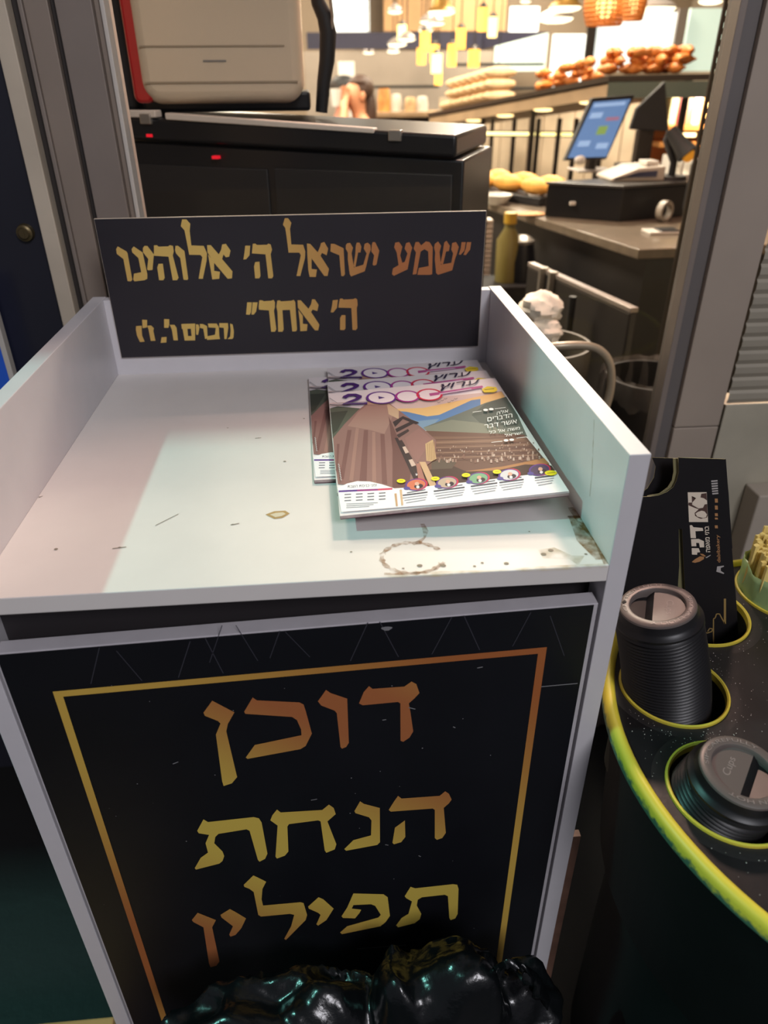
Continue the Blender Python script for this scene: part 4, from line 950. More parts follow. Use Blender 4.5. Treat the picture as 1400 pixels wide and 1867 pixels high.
    MB().ball(T(0, .136, .585), (.026, .008, .007), 10, 6, hM).build('mouth', mat('lips', (160, 84, 76), .5), o, smooth=True)
    eb = MB()
    for sgn in (1, -1): eb.ball(T(sgn*.082, .045, .63), (.012, .02, .032), 8, 6, hM)
    eb.build('ears', skin, o, smooth=True)
    return o, T
m_skin1 = mat('skin_warm', (214, 150, 112), .5); m_skin2 = mat('skin_pink', (206, 142, 120), .5)
YPp = 5.6
q = at(662, 168, YPp); base = Vector((q.x, YPp, q.z-.655))
wo1, T1 = person('person in a dark tee with long brown hair, raising a bare arm to the mouth', base, math.radians(115), m_skin1, mat('dark_tee', (46, 40, 50), .8), mat('brown_hair', (66, 44, 32), .6),
                 ((.24, .10, .16), (.14, .32, .06)), ((-.17, .27, .36), (-.08, .20, .56)), 0, .30, mat('dark_trousers', (36, 34, 40), .8))
q = at(616, 170, YPp+.8); base = Vector((q.x, YPp+.8, q.z-.645))
mo1, T2 = person('person in a navy shirt and black cap sitting across from the long-haired one', base, math.radians(-75), m_skin2, mat('navy_shirt', (44, 62, 86), .8), mat('short_dark_hair', (50, 40, 36), .7),
                 ((.24, .14, .16), (.12, .34, .2)), ((-.24, .12, .16), (-.12, .36, .30)), 0, 0, mat('dark_trousers', (36, 34, 40), .8))
hatM = Matrix.Rotation(math.radians(-75), 4, 'Z')
cp = MB(); cp.ball(T2(0, .05, .705), (.098, .115, .07), 18, 10, hatM, lambda d: 1 if d.z > -.1 else .9); cp.ball(T2(0, .17, .695), (.07, .07, .012), 14, 6, hatM)
cp.build('cap', m_black2, mo1, smooth=True)
for i, (T, lab) in enumerate(((T1, 'black padded bar stool under the long-haired person'), (T2, 'black padded bar stool under the person in the cap'))):
    s = T(0, .02, -.19); st = thing('bar_stool', lab, 'stool', (s.x, s.y, FZ), 'bar stools under the seated people')
    MB().lathe([(0, .0), (.16, 0), (.17, .02), (.165, .05), (0, .055)], Matrix.Translation((s.x, s.y, s.z-.01)), 28).build('seat', m_black2, st, smooth=True)
    MB().lathe([(.025, FZ), (.025, s.z)], Matrix.Translation((s.x, s.y, 0)), 16).build('post', m_steel, st, smooth=True)
    MB().lathe([(0, .03), (.06, .03), (.2, .008), (.2, 0)], Matrix.Translation((s.x, s.y, FZ)), 28).build('foot', m_steel, st, smooth=True)
cpv = T1(-.03, .24, .62); cup = MB().lathe([(.0, -.05), (.03, -.05), (.042, .06), (.040, .06), (.028, -.045), (0, -.045)], Matrix.Translation(cpv), 20).build('white_cup', m_white, smooth=True)
tag(cup, 'white cup held up by the long-haired person', 'cup')

# ------------------------------------------------------------------ sales counter and what stands on it
CZ = -.05
c0 = atz(1165, 455, CZ); c1 = atz(846, 355, CZ); c2 = Vector((c0.x+.75, c0.y+.05, CZ))
dk_ = (c1-c0).normalized(); c3 = c2 + (c1-c0)
ctr = thing('sales_counter', 'dark sales counter with a brown-grey stone top seen through the glass at right', 'counter', (c0.x+.3, c0.y+.5, FZ))
MB().hexa([c0+Vector((0, 0, -.028)), c2+Vector((0, 0, -.028)), c3+Vector((0, 0, -.028)), c1+Vector((0, 0, -.028))], [c0, c2, c3, c1]).build('worktop', mat('counter_stone', (112, 100, 86), .3, var=.15, vscale=30, coat=.2), ctr, bevel=.003)
ins = Vector((.03, .03, 0))
MB().hexa([Vector((p.x, p.y, FZ))+i for p, i in ((c0, Vector((.05, .05, 0))), (c2, Vector((0, .05, 0))), (c3, Vector((0, -.03, 0))), (c1, Vector((.05, -.03, 0))))], [Vector((p.x, p.y, CZ-.028))+i for p, i in ((c0, Vector((.05, .05, 0))), (c2, Vector((0, .05, 0))), (c3, Vector((0, -.03, 0))), (c1, Vector((.05, -.03, 0))))]).build('front', mat('counter_front_tiles', (40, 38, 38), .35, var=.3, vscale=7), ctr)
def onc(u, v): return atz(u, v, CZ)
def bz(px0, py, px1, h, depth, Z=CZ, rz=None):
    """footprint of an item on the counter from its lower left and right picture corners"""
    a = atz(px0, py, Z); b = atz(px1, py, Z); return a, b
# cash drawer
a = onc(992, 395); b = onc(1128, 405); g = onc(1245, 395)
drw = thing('cash_drawer', 'wide black cash drawer under the tilted till screen', 'cash drawer', ((a.x+g.x)/2, a.y+.15, CZ))
v1 = Vector((b.x-a.x, b.y-a.y, 0)); v2 = Vector((g.x-b.x, g.y-b.y, 0)); hD = .105
MB().hexa([a, b, g, a+v2], [p+Vector((0, 0, hD)) for p in (a, b, g, a+v2)]).build('case', m_black, drw, bevel=.004)
tp = [p+Vector((0, 0, hD)) for p in (a, b, g, a+v2)]; ctd = sum(tp, Vector())/4
MB().hexa([ctd+(p-ctd)*1.03 for p in tp], [ctd+(p-ctd)*1.03+Vector((0, 0, .009)) for p in tp]).build('top_plate', mat('grey_plate', (74, 72, 70), .35, .2), drw, bevel=.002)
kk = a.lerp(b, .35)+Vector((0, -.004, .05)); MB().box(kk.x-.008, kk.x+.012, kk.y-.008, kk.y+.004, kk.z-.006, kk.z+.006).build('lock', m_white, drw, bevel=.002)
# till screen
YT = a.y+.24
sc4 = [at(1030, 292, YT-.05), at(1106, 290, YT+.0), at(1158, 172, YT+.07), at(1080, 178, YT+.02)]
til = thing('till_screen', 'tilted touch screen glowing pale blue on the cash drawer', 'till screen', (sc4[0].x+.1, YT, CZ+hD))
nrm = (sc4[1]-sc4[0]).cross(sc4[3]-sc4[0]).normalized()
if nrm.y > 0: nrm = -nrm
MB().slab(sc4, -nrm*.02).build('frame', m_black2, til, bevel=.003)
cc4 = sum(sc4, Vector())/4; s4 = [cc4+(p-cc4)*f+nrm*.0012 for p, f in zip(sc4, (.93, .93, .86, .86))]
scr = MB().poly(s4).build('screen', mat('screen_blue', (70, 100, 150), .2, emit=(118, 150, 200), es=.75), til)
sg2 = lambda a_, b_: (s4[0].lerp(s4[1], a_)).lerp(s4[3].lerp(s4[2], a_), b_)+nrm*.001
t_ = MB(); ms_ = [mat('ui_pale', (150, 180, 220), .3, emit=(150, 186, 232), es=.75), mat('ui_green', (120, 150, 90), .3, emit=(140, 170, 90), es=.7), mat('ui_rose', (160, 120, 140), .3, emit=(168, 120, 150), es=.6)]
for (x0, x1, y0, y1, k) in [(.05, .9, .90, .96, 0), (.08, .4, .70, .8, 0), (.45, .7, .40, .55, 1), (.55, .9, .64, .7, 2), (.1, .4, .2, .3, 0), (.6, .9, .15, .25, 0)]:
    t_.m = k; t_.poly([sg2(x0, y0), sg2(x1, y0), sg2(x1, y1), sg2(x0, y1)])
t_.build('screen_tiles', ms_, scr)
ft = (sc4[0]+sc4[1])/2
MB().tube([cc4-nrm*.02, ft+Vector((.05, .08, .02)), Vector((ft.x+.05, ft.y+.09, CZ+hD+.012))], [.022, .022, .022], 12).build('arm', m_dark, til, smooth=True)
MB().box(ft.x-.02, ft.x+.13, ft.y+.02, ft.y+.16, CZ+hD+.0095, CZ+hD+.016).build('foot', m_greyedge, til, bevel=.003)
MB().ball(sc4[0].lerp(sc4[1], .33)+Vector((0, -.012, .0)), (.022, .012, .016), 14, 8).build('reader_tab', m_white, til, smooth=True)
# second screen seen from behind, with its post
YQ = YT+.25
t3 = [at(1152, 232, YQ), at(1218, 240, YQ-.05), at(1212, 150, YQ-.02), at(1168, 205, YQ)]
scb = thing('customer_screen', 'dark back of a second screen right of the glowing one', 'screen', (t3[0].x+.05, YQ, CZ+hD))
MB().slab([at(1148, 236, YQ), at(1220, 240, YQ-.03), at(1213, 148, YQ-.03), at(1160, 198, YQ)], (0, .02, 0)).build('back', m_black2, scb, bevel=.004)
pp = at(1180, 240, YQ); pg = at(1180, 300, YQ)
MB().box(pp.x-.035, pp.x+.03, YQ-.005, YQ+.04, CZ+hD+.01, pp.z+.01).build('post', m_dark, scb, bevel=.006)
MB().box(pp.x-.09, pp.x+.09, YQ-.06, YQ+.08, CZ, CZ+hD+.012).build('plinth', m_black2, scb, bevel=.004)
# receipt printer, white with a slate window
YR = b.y+.10
r0 = at(1112, 345, YR); r1 = at(1208, 345, YR); zt_ = at(1190, 303, YR).z; zl = at(1120, 325, YR).z
rp = thing('receipt_printer', 'white receipt printer with a slanting slate-blue side on the cash drawer', 'printer', ((r0.x+r1.x)/2, YR, CZ+hD))
zb_ = CZ+hD+.0095
side = [(r0.x, zb_), (r1.x, zb_), (r1.x, zt_), (r0.x+.09, zt_-.005), (r0.x, zl)]
MB().hexa([(x, YR, z) for x, z in side], [(x, YR+.16, z) for x, z in side]).build('case', mat('printer_white', (206, 198, 186), .4), rp, bevel=.005)
win = [(r0.x+.012, zb_+.012), (r1.x-.03, zb_+.014), (r1.x-.03, zt_-.014), (r0.x+.09, zt_-.018), (r0.x+.012, zl-.006)]
MB().hexa([(x, YR-.002, z) for x, z in win], [(x, YR+.001, z) for x, z in win]).build('side_window', mat('slate_blue', (78, 82, 108), .3), rp)
MB().box(r1.x-.065, r1.x-.02, YR+.02, YR+.09, zt_, zt_+.014).build('paper', m_white, rp, bevel=.002)
# barcode scanner on a gooseneck
YG = YR+.05
gs = thing('barcode_scanner', 'black barcode scanner with an orange window on its stand right of the printer', 'scanner', (at(1225, 330, YG).x, YG, CZ))
gx = at(1222, 330, YG)
MB().tube([(gx.x, YG, CZ+hD+.014), (gx.x, YG, CZ+.17), at(1215, 255, YG), at(1222, 240, YG)], .013, 12).build('neck', m_black2, gs, smooth=True)
MB().lathe([(0, .012), (.05, .012), (.055, 0)], Matrix.Translation((gx.x, YG, CZ+hD+.0095)), 24).build('foot', m_black2, gs, smooth=True)
h0 = at(1222, 238, YG); h1 = at(1254, 282, YG-.05)
MB().tube([h0, h0.lerp(h1, .6), h1], [.022, .026, .036], 14).build('head', m_black2, gs, smooth=True)
MB().ball(h1+(h1-h0).normalized()*.003, (.022, .012, .022), 14, 8).build('window', mat('amber_window', (220, 150, 40), .2, emit=(230, 150, 40), es=.5), gs, smooth=True)
# paper ring and tablet
rc = onc(1208, 404); RX = Matrix.Translation((rc.x, rc.y, CZ+.034)) @ Matrix.Rotation(PI/2, 4, 'X') @ Matrix.Rotation(.5, 4, 'Y')
o = MB().lathe([(.024, -.011), (.033, -.011), (.033, .011), (.024, .011)], RX, 32, close=True).build('tape_roll', mat('tape_grey', (170, 162, 150), .4), smooth=True)
tag(o, 'grey tape ring standing on the counter before the cash drawer', 'tape roll')
ta = onc(1182, 428); o = MB().box(ta.x, ta.x+.10, ta.y-.012, ta.y+.06, CZ+.0003, CZ+.009).build('card_reader', m_white, bevel=.002); tag(o, 'flat white card reader lying near the counter corner', 'card reader')
MB().box(ta.x+.035, ta.x+.098, ta.y-.010, ta.y+.05, CZ+.009, CZ+.013).build('dark_cover', m_black, o, bevel=.002)
# bowls, napkin and bread display at the far end of the counter
for (u_, v_, lab) in ((905, 372, 'white oblong dish on the counter left of the cash drawer'), (975, 372, 'small white bowl against the cash drawer')):
    p = onc(u_, v_); w = .06 if u_ < 950 else .03
    o = MB().lathe([(0, .003), (w*.6, 0), (w, .035), (w*.95, .036), (w*.55, .006), (0, .006)], Matrix.Translation((p.x, p.y, CZ+.0005)), 28).build('white_bowl', m_white, smooth=True); tag(o, lab, 'bowl')
p = onc(965, 393); o = MB().ball((p.x, p.y, CZ+.006), (.06, .035, .006), 16, 8).build('pastry', m_crust, smooth=True); tag(o, 'flat golden pastry lying at the counter edge', 'pastry')
# bread tray
YB_ = 2.75
t0 = at(840, 345, YB_); t1 = at(985, 352, YB_-.35)
tr = thing('bread_tray', 'black tray of golden loaves at the far end of the counter', 'tray', ((t0.x+t1.x)/2, YB_-.1, CZ))
dirt = Vector((t1.x-t0.x, t1.y-t0.y, 0)); dn = Vector((-dirt.y, dirt.x, 0)).normalized()*.22; zt0 = CZ+.035
base4 = [Vector((t0.x, t0.y, CZ+.001)), Vector((t1.x, t1.y, CZ+.001)), Vector((t1.x, t1.y, CZ+.001))+dn, Vector((t0.x, t0.y, CZ+.001))+dn]
MB().hexa(base4, [p+Vector((0, 0, .03)) for p in base4]).build('tray_base', m_black2, tr, bevel=.003)
GB = 'golden loaves in the counter tray'
loaf = MB().ball((0, 0, 0), (.074, .034, .032), 18, 12, None, lambda d: 1+.05*math.sin(d.x*14)).build('bread_loaf', mat('golden_loaf', (232, 170, 78), .55, var=.25, vscale=20), smooth=True)
for i in range(6):
    o = loaf if i == 0 else loaf.copy()
    if i: COL.objects.link(o)
    p = base4[0].lerp(base4[1], (i % 3+.5)/3)+dn*(.25 if i < 3 else .7); o.location = (p.x, p.y, CZ+.031+.031); o.rotation_euler = (0, 0, math.atan2(dirt.y, dirt.x)+.12*math.sin(i*2)); tag(o, 'golden loaf in the black tray at the far end of the counter', 'bread', GB)

# ------------------------------------------------------------------ under-counter things left of the counter
# black crate with a grey rim, standing on the floor
k0 = at(962, 478, 1.62); k1 = at(1150, 562, 1.10)
cr_ = thing('low_partition', 'low black partition board with a grey top edge before the sales counter', 'partition', ((k0.x+k1.x)/2, 1.4, FZ))
kd = Vector((k1.x-k0.x, k1.y-k0.y, 0)); kn = Vector((-kd.y, kd.x, 0)).normalized()*.022; kn = kn if kn.x > 0 else -kn
kz = (k0.z+k1.z)/2
f4 = [Vector((k0.x, k0.y, 0)), Vector((k1.x, k1.y, 0)), Vector((k1.x, k1.y, 0))+kn, Vector((k0.x, k0.y, 0))+kn]
zz = [k0.z, k1.z, k1.z, k0.z]
MB().hexa([Vector((p.x, p.y, FZ)) for p in f4], [Vector((p.x, p.y, z-.012)) for p, z in zip(f4, zz)]).build('panel', mat('crate_black', (44, 41, 40), .3, var=.25, vscale=5), cr_, bevel=.004)
MB().hexa([Vector((p.x, p.y, z-.012)) for p, z in zip(f4, zz)], [Vector((p.x, p.y, z)) for p, z in zip(f4, zz)]).build('top_edge', m_greyedge, cr_, bevel=.002)
for (u_, v_) in ((997, 492), (1017, 498)):
    t = (u_-962)/188; q = Vector((lerp(k0.x, k1.x, t), lerp(k0.y, k1.y, t), lerp(k0.z, k1.z, t))); MB().box(q.x-.012, q.x+.012, q.y-.012, q.y+.006, q.z-.14, q.z+.006).build('clip', m_steel, cr_, bevel=.002)
pq = at(1038, 535, 1.30); pr_ = at(1036, 620, 1.30)
o = MB().tube([(pq.x, 1.27, pq.z), (pq.x, 1.27, FZ)], .009, 10).build('dark_pole', m_black2, smooth=True); tag(o, 'thin black pole standing against the black partition board', 'pole')
# white bags
def lump(name, u_, v_, Y, r, lab, cat, m):
    p = at(u_, v_, Y); b = MB().ball(p, r, 24, 16, None, lambda d: 1+.25*noise.noise(d*2.3+Vector((u_, 0, 0)))-.22*abs(noise.noise(d*4))); o = b.build(name, m, smooth=True); tag(o, lab, cat); return o
m_cloth = mat('white_cloth', (230, 220, 206), .7)
st_ = at(980, 640, 1.02)
bk = thing('step_bin', 'dark round bin behind the stand holding the white bags', 'bin', (st_.x, 1.02, FZ))
MB().lathe([(.10, FZ), (.115, st_.z+.02), (.108, st_.z+.02), (.095, FZ+.02), (0, FZ+.02)], Matrix.Translation((at(985, 600, 1.02).x, 1.02, 0)), 32).build('bucket', mat('bucket_grey', (90, 84, 74), .5), bk, smooth=True)
lump('white_bag', 985, 562, 1.02, (.048, .05, .036), 'larger crumpled white bag, upper of the two behind the tray corner', 'bag', m_cloth)
lump('white_bag', 992, 605, .98, (.038, .034, .03), 'smaller white bag just under the larger one', 'bag', m_cloth)
# bent metal tube of a chair back
YCh = .80
pts = [at(960, 640, YCh+.02), at(1010, 632, YCh), at(1060, 630, YCh), at(1088, 636, YCh), at(1106, 652, YCh), at(1114, 676, YCh), at(1113, 710, YCh), at(1104, 745, YCh)]
sm_ = []
for i in range(len(pts)-1):
    for k in range(4):
        a0, a1, a2, a3 = pts[max(i-1, 0)], pts[i], pts[i+1], pts[min(i+2, len(pts)-1)]; t = k/4
        sm_.append(.5*((2*a1)+(a2-a0)*t+(2*a0-5*a1+4*a2-a3)*t*t+(3*a1-a0-3*a2+a3)*t**3))
sm_.append(pts[-1]); e = sm_[-1]; sm_.append(Vector((e.x-.01, e.y, FZ)))
ch = thing('metal_chair', 'folded chair of bent beige metal tube behind the right side of the stand', 'chair', (e.x-.15, YCh+.1, FZ))
l0 = sm_[0]; full = [Vector((l0.x-.11, YCh+.02, FZ)), Vector((l0.x-.10, YCh+.02, l0.z-.06)), Vector((l0.x-.07, YCh+.02, l0.z-.012))]+sm_
MB().tube(full, .0082, 12).build('tube_frame', mat('beige_tube', (176, 162, 144), .35, .4), ch, smooth=True)
MB().box(l0.x-.09, e.x-.015, YCh+.034, YCh+.05, -.62, -.28).build('seat', m_black2, ch, bevel=.01)
for xx in (l0.x-.08, e.x-.03): MB().tube([(xx, YCh+.06, -.3), (xx, YCh+.06, FZ)], .009, 10).build('leg', mat('beige_tube', (176, 162, 144), .35, .4), ch, smooth=True)
# bin with a clear liner
bz_ = -.17; bc0 = atz(1188, 683, bz_); R_ = .095
bn = thing('waste_bin', 'black waste bin with a crinkled clear liner at the right window jamb', 'bin', (bc0.x, bc0.y, FZ))
MB().lathe([(R_*.82, FZ), (R_, bz_), (R_-.006, bz_), (R_*.8-.006, FZ+.01), (0, FZ+.01)], Matrix.Translation((bc0.x, bc0.y, 0)), 40).build('bucket', m_black2, bn, smooth=True)
lv = []; lf = []; n = 60
for i, (dr2, dz) in enumerate(((-.012, -.10), (-.004, .002), (.004, .010), (.010, .0), (.012, -.045))):
    for k in range(n):
        a_ = 2*PI*k/n; r = R_+dr2+.004*math.sin(a_*17+i)*(i > 0); lv.append((bc0.x+r*math.cos(a_), bc0.y+r*math.sin(a_), bz_+dz+(.008*math.sin(a_*9)+.006*math.sin(a_*23) if i == 4 else .002*math.sin(a_*13))))
for i in range(4):
    for k in range(n): lf.append((i*n+k, i*n+(k+1) % n, (i+1)*n+(k+1) % n, (i+1)*n+k))
MB().add(lv, lf).build('liner', film_mat('clear_liner', (130, 126, 122), .25), bn, smooth=True)
# things at the sign's right edge: white radiator, yellow-capped bottle, dark jug
q = at(886, 470, 2.3); o = thing('radiator', 'narrow white ribbed radiator showing beside the sign board', 'radiator', (q.x-.1, 2.3, FZ))
rb = MB(); zr0, zr1 = at(886, 520, 2.3).z, at(886, 398, 2.3).z
for k in range(14): rb.box(q.x-.25, q.x+.015, 2.28, 2.34, zr0+(zr1-zr0)*k/14, zr0+(zr1-zr0)*(k+.85)/14)
rb.build('fins', mat('radiator_white', (214, 204, 190), .5), o, bevel=.003)
MB().box(q.x-.24, q.x+.01, 2.30, 2.33, FZ, zr0).build('foot', mat('radiator_white', (214, 204, 190), .5), o)
q = at(925, 470, 2.1); o = thing('oil_bottle', 'olive bottle with a yellow cap on the low shelf right of the sign', 'bottle', (q.x, 2.1, q.z-.09))
MB().lathe([(0, -.08), (.04, -.08), (.042, .06), (.018, .10), (.018, .12), (0, .12)], Matrix.Translation((q.x, 2.1, q.z)), 24).build('body', mat('olive_glass', (120, 110, 60), .3), o, smooth=True)
MB().lathe([(0, .15), (.022, .15), (.022, .115)], Matrix.Translation((q.x, 2.1, q.z)), 20).build('cap', mat('yellow_cap', (200, 160, 50), .4), o, smooth=True)
sh2 = at(925, 512, 2.1); o = MB().box(sh2.x-.16, sh2.x+.10, 2.02, 2.2, FZ, q.z-.081).build('low_cupboard', m_black2, bevel=.004); tag(o, 'low dark cupboard behind the right edge of the sign', 'cupboard')
q2 = at(950, 480, 2.06); o = thing('dark_jug', 'dark jug with a steel lid beside the olive bottle', 'jug', (q2.x, 2.08, q.z-.081))
MB().lathe([(0, 0), (.045, 0), (.05, .07), (.038, .13), (0, .13)], Matrix.Translation((q2.x+.01, 2.10, q.z-.081)), 24).build('body', m_black, o, smooth=True)
MB().lathe([(.04, .13), (.041, .14), (.02, .155), (0, .157)], Matrix.Translation((q2.x+.01, 2.10, q.z-.081)), 24).build('lid', m_steel, o, smooth=True)

# ------------------------------------------------------------------ bakery shelves at the right
# long upper glass shelf: runs back from the right then along
SA_ = at(1320, 134, 2.75); SB_ = at(1110, 138, 3.0); SC_ = at(780, 206, 5.2)
shf = thing('bread_shelf', 'long dark-edged upper bread shelf running back into the shop', 'shelf', (SB_.x, SB_.y, FZ))
m_shelf = mat('shelf_edge', (60, 50, 42), .35, .2); m_led = mat('warm_led', (255, 236, 190), .4, emit=(255, 224, 160), es=3.0)
def board(name, p, q, depth, th, m, parent, bev=0.):
    d = Vector((q.x-p.x, q.y-p.y, 0)); nn = Vector((-d.y, d.x, 0)).normalized(); nn = nn if nn.y > 0 or (abs(nn.y) < .3 and nn.x > 0) else -nn
    if nn.x < 0 and abs(d.x) < abs(d.y): nn = -nn
    w = nn*depth; up = Vector((0, 0, th))
    return MB().hexa([p-up, q-up, q-up+w, p-up+w], [p, q, q+w, p+w]).build(name, m, parent, bevel=bev)
board('shelf_board', SA_, SB_, .42, .022, m_shelf, shf); board('shelf_board', SB_, SC_, .42, .022, m_shelf, shf)
dn_ = Vector((0, 0, -.075))
board('glass_front', SA_+Vector((0, -.004, -.024)), SB_+Vector((0, -.004, -.024)), .004, .06, mat('shelf_glass_edge', (96, 104, 96), .2, coat=.5), shf)
board('underside', SB_+Vector((.01, 0, -.03)), SC_+Vector((.01, 0, -.03)), .40, .05, m_wood, shf)
for k in range(5):
    t = .1+k*.2; p = SB_.lerp(SC_, t)+Vector((.06, .02, -.085)); MB().ball(p, (.05, .05, .008), 14, 6).build('spot_lamp', m_led, shf, smooth=True)
for p in (SA_+Vector((-.05, .2, 0)), SB_+Vector((.02, .06, 0)), SB_.lerp(SC_, .33)+Vector((.05, .05, 0)), SB_.lerp(SC_, .62)+Vector((.05, .05, 0)), SC_+Vector((.06, 0, 0))):
    MB().box(p.x-.012, p.x+.012, p.y-.012, p.y+.012, FZ, p.z-.023).build('post', m_dark, shf)
# loaves and croissants on it
lp = MB().ball((0, 0, 0), (.10, .034, .032), 18, 12, None, lambda d: 1+.04*math.sin(d.x*16)).build('baguette_loaf', m_pale, smooth=True)
rr = random.Random(21); GL = 'pale loaves heaped at the far end of the bread shelf'
for i in range(22):
    o = lp if i == 0 else lp.copy()
    if i: COL.objects.link(o)
    t = .62+.32*(i//3)/7; lay = i % 3; p = SB_.lerp(SC_, t)+Vector((.13, .02, 0)); o.location = (p.x, p.y, p.z+.034+lay*.060); o.rotation_euler = (0, 0, rr.uniform(-.14, .14)); tag(o, 'pale loaf heaped at the far end of the bread shelf', 'bread', GL)
def croissant_mesh():
    mb = MB(); path = []; R = []
    for k in range(13):
        a_ = lerp(-1.25, 1.25, k/12); path.append((.045*math.sin(a_), .036*math.cos(a_)-.025, .0)); t = abs(k-6)/6; R.append(max(.003, .021*(1-t**1.6))*(1+.10*(k % 2)))
    return mb.tube(path, R, 12)
cr0 = croissant_mesh().build('croissant', m_crois, smooth=True); GCr = 'croissants heaped on the bread shelf'
n_ = 0
for (pa, pb, cnt, lab) in ((SB_, SA_, 30, 'croissant in the heap on the right front length of the bread shelf'), (SB_.lerp(SC_, .10), SB_.lerp(SC_, .36), 24, 'croissant in the heap on the middle length of the bread shelf')):
    for i in range(cnt):
        o = cr0 if n_ == 0 else cr0.copy()
        if n_: COL.objects.link(o)
        n_ += 1; lay = i % 3; t = (i//3+.5+.3*lay)/(cnt//3+.6); p = pa.lerp(pb, t*.72 if pa is SB_ else t)
        o.location = (p.x+rr.uniform(-.02, .04)+(.10 if pa is not SB_ else .02), p.y+.07+rr.uniform(-.03, .05), p.z+.024+lay*.030); o.rotation_euler = (0, 0, rr.uniform(0, 6)); tag(o, lab, 'croissant', GCr+(' front' if pa is SB_ else ' middle'))
# glass case of display below: lit rail, uprights, timber boards behind
R0_ = at(845, 243, 4.4); R1_ = at(1060, 245, 3.5)
lr = thing('lit_rail', 'thin bright light rail across the timber shelving left of the till screen', 'light rail', (R0_.x, R0_.y, R0_.z))
MB().tube([R0_, R1_], .014, 8).build('rail', m_dark, lr, smooth=True); MB().tube([R0_+Vector((0, -.012, 0)), R1_+Vector((0, -.012, 0))], .010, 8).build('tube_lamp', mat('rail_led', (255, 240, 180), .4, emit=(255, 232, 150), es=2.2), lr, smooth=True)
W0 = at(800, 210, 5.9); W1 = at(1240, 210, 4.4)
tw = MB(); dW = Vector((W1.x-W0.x, W1.y-W0.y, 0)); nW = Vector((-dW.y, dW.x, 0)).normalized()*.03
NB = 16
for k in range(NB):
    p = W0+dW*(k/NB); q = W0+dW*((k+.93)/NB)
    tw.hexa([Vector((p.x, p.y, -.5)), Vector((q.x, q.y, -.5)), Vector((q.x, q.y, -.5))+nW, Vector((p.x, p.y, -.5))+nW], [Vector((p.x, p.y, .24)), Vector((q.x, q.y, .24)), Vector((q.x, q.y, .24))+nW, Vector((p.x, p.y, .24))+nW])
o = tw.build('timber_screen', mat('timber_boards', (206, 186, 160), .65, var=.25, vscale=3)); tag(o, 'screen of upright timber boards behind the bread counter', 'timber screen')
MB().hexa([W0+Vector((0, .05, -.8)), W1+Vector((0, .05, -.8)), W1+Vector((0, .07, -.8)), W0+Vector((0, .07, -.8))], [W0+Vector((0, .05, -.02)), W1+Vector((0, .05, -.02)), W1+Vector((0, .07, -.02)), W0+Vector((0, .07, -.02))]).build('backing', m_dark, o)
for j, (u_, Y_) in enumerate(((893, 4.2), (932, 4.0), (975, 3.75), (1012, 3.6), (1042, 3.5))):
    p = at(u_, 300, Y_); zt2 = at(u_, 216, Y_).z; o = MB().box(p.x-.010, p.x+.010, Y_-.01, Y_+.01, FZ, zt2).build('display_upright', m_dark); tag(o, 'slim dark upright of the bread display, %s of five from the left' % ('first', 'second', 'third', 'fourth', 'fifth')[j], 'upright', 'uprights of the bread display')
# right-hand shelf bay with packets, perforated rail
bay0 = at(1212, 245, 3.1); bay1 = at(1310, 245, 3.0)
by = thing('shelf_bay', 'lit orange shelf bay right of the second screen', 'shelf bay', (bay0.x, 3.07, FZ))
zS = [at(1250, 258, 3.07).z, at(1250, 228, 3.07).z]
m_or = mat('orange_board', (204, 140, 76), .5, var=.15, vscale=6)
MB().box(bay0.x-.05, bay0.x+.5, 3.3, 3.32, FZ, .33).build('back_board', m_or, by)
for z in (zS[1], at(1250, 258, 3.07).z, at(1250, 300, 3.07).z): MB().box(bay0.x-.05, bay0.x+.5, 3.02, 3.3, z-.018, z).build('shelf_board', m_or, by)
MB().box(bay0.x-.02, bay0.x+.5, 3.025, 3.045, at(1250, 152, 3.02).z-.008, at(1250, 152, 3.02).z+.008).build('light_tube', m_led, by)
MB().box(bay0.x+.0, bay0.x+.11, 3.02, 3.04, zS[1]-.045, zS[1]-.03).build('light_tube', m_led, by)
for i, (u_, w, h, c, nm, lab) in enumerate(((1222, .035, .16, (196, 198, 160), 'packet', 'pale green packet, leftmost on the lit orange shelf'), (1235, .025, .15, (140, 60, 66), 'book', 'dark red book on the lit orange shelf'), (1249, .04, .17, (120, 96, 76), 'packet', 'brown packet on the lit orange shelf'), (1265, .035, .2, (160, 150, 190), 'packet', 'lilac packet on the lit orange shelf'), (1284, .05, .16, (226, 170, 110), 'packet', 'orange packet, rightmost on the lit orange shelf'))):
    p = at(u_, 215, 3.09); o = MB().box(p.x-w/2, p.x+w/2, 3.07, 3.17, zS[1]+.0005, zS[1]+h*.8).build(nm, mat('packet_%d' % i, c, .5), bevel=.004); tag(o, lab, nm, 'packets on the lit orange shelf')
lamp('shelf_bay_fill', (bay0.x+.12, 2.97, .31), (bay0.x+.12, 3.25, .05), .12, 5, (1.0, .80, .55))  # added fill light to brighten the bay
pf = MB(); px_ = at(1300, 150, 1.35); z = at(1290, 300, 1.35).z
zz0, zz1 = at(1290, 320, 1.35).z, 1.5
xc = at(1302, 150, 1.35).x; hN = 60; pitch = (zz1-zz0)/hN
for k in range(hN):
    zk = zz0+k*pitch; pf.box(xc-.012, xc-.004, 1.35, 1.356, zk, zk+pitch); pf.box(xc+.004, xc+.012, 1.35, 1.356, zk, zk+pitch); pf.box(xc-.0041, xc+.0041, 1.35, 1.356, zk, zk+pitch*.55)
pf.box(xc-.012, xc+.012, 1.35, 1.356, FZ, zz0)
o = pf.build('slotted_rail', m_dark); tag(o, 'slotted metal upright rail at the right edge of the glass', 'rail')
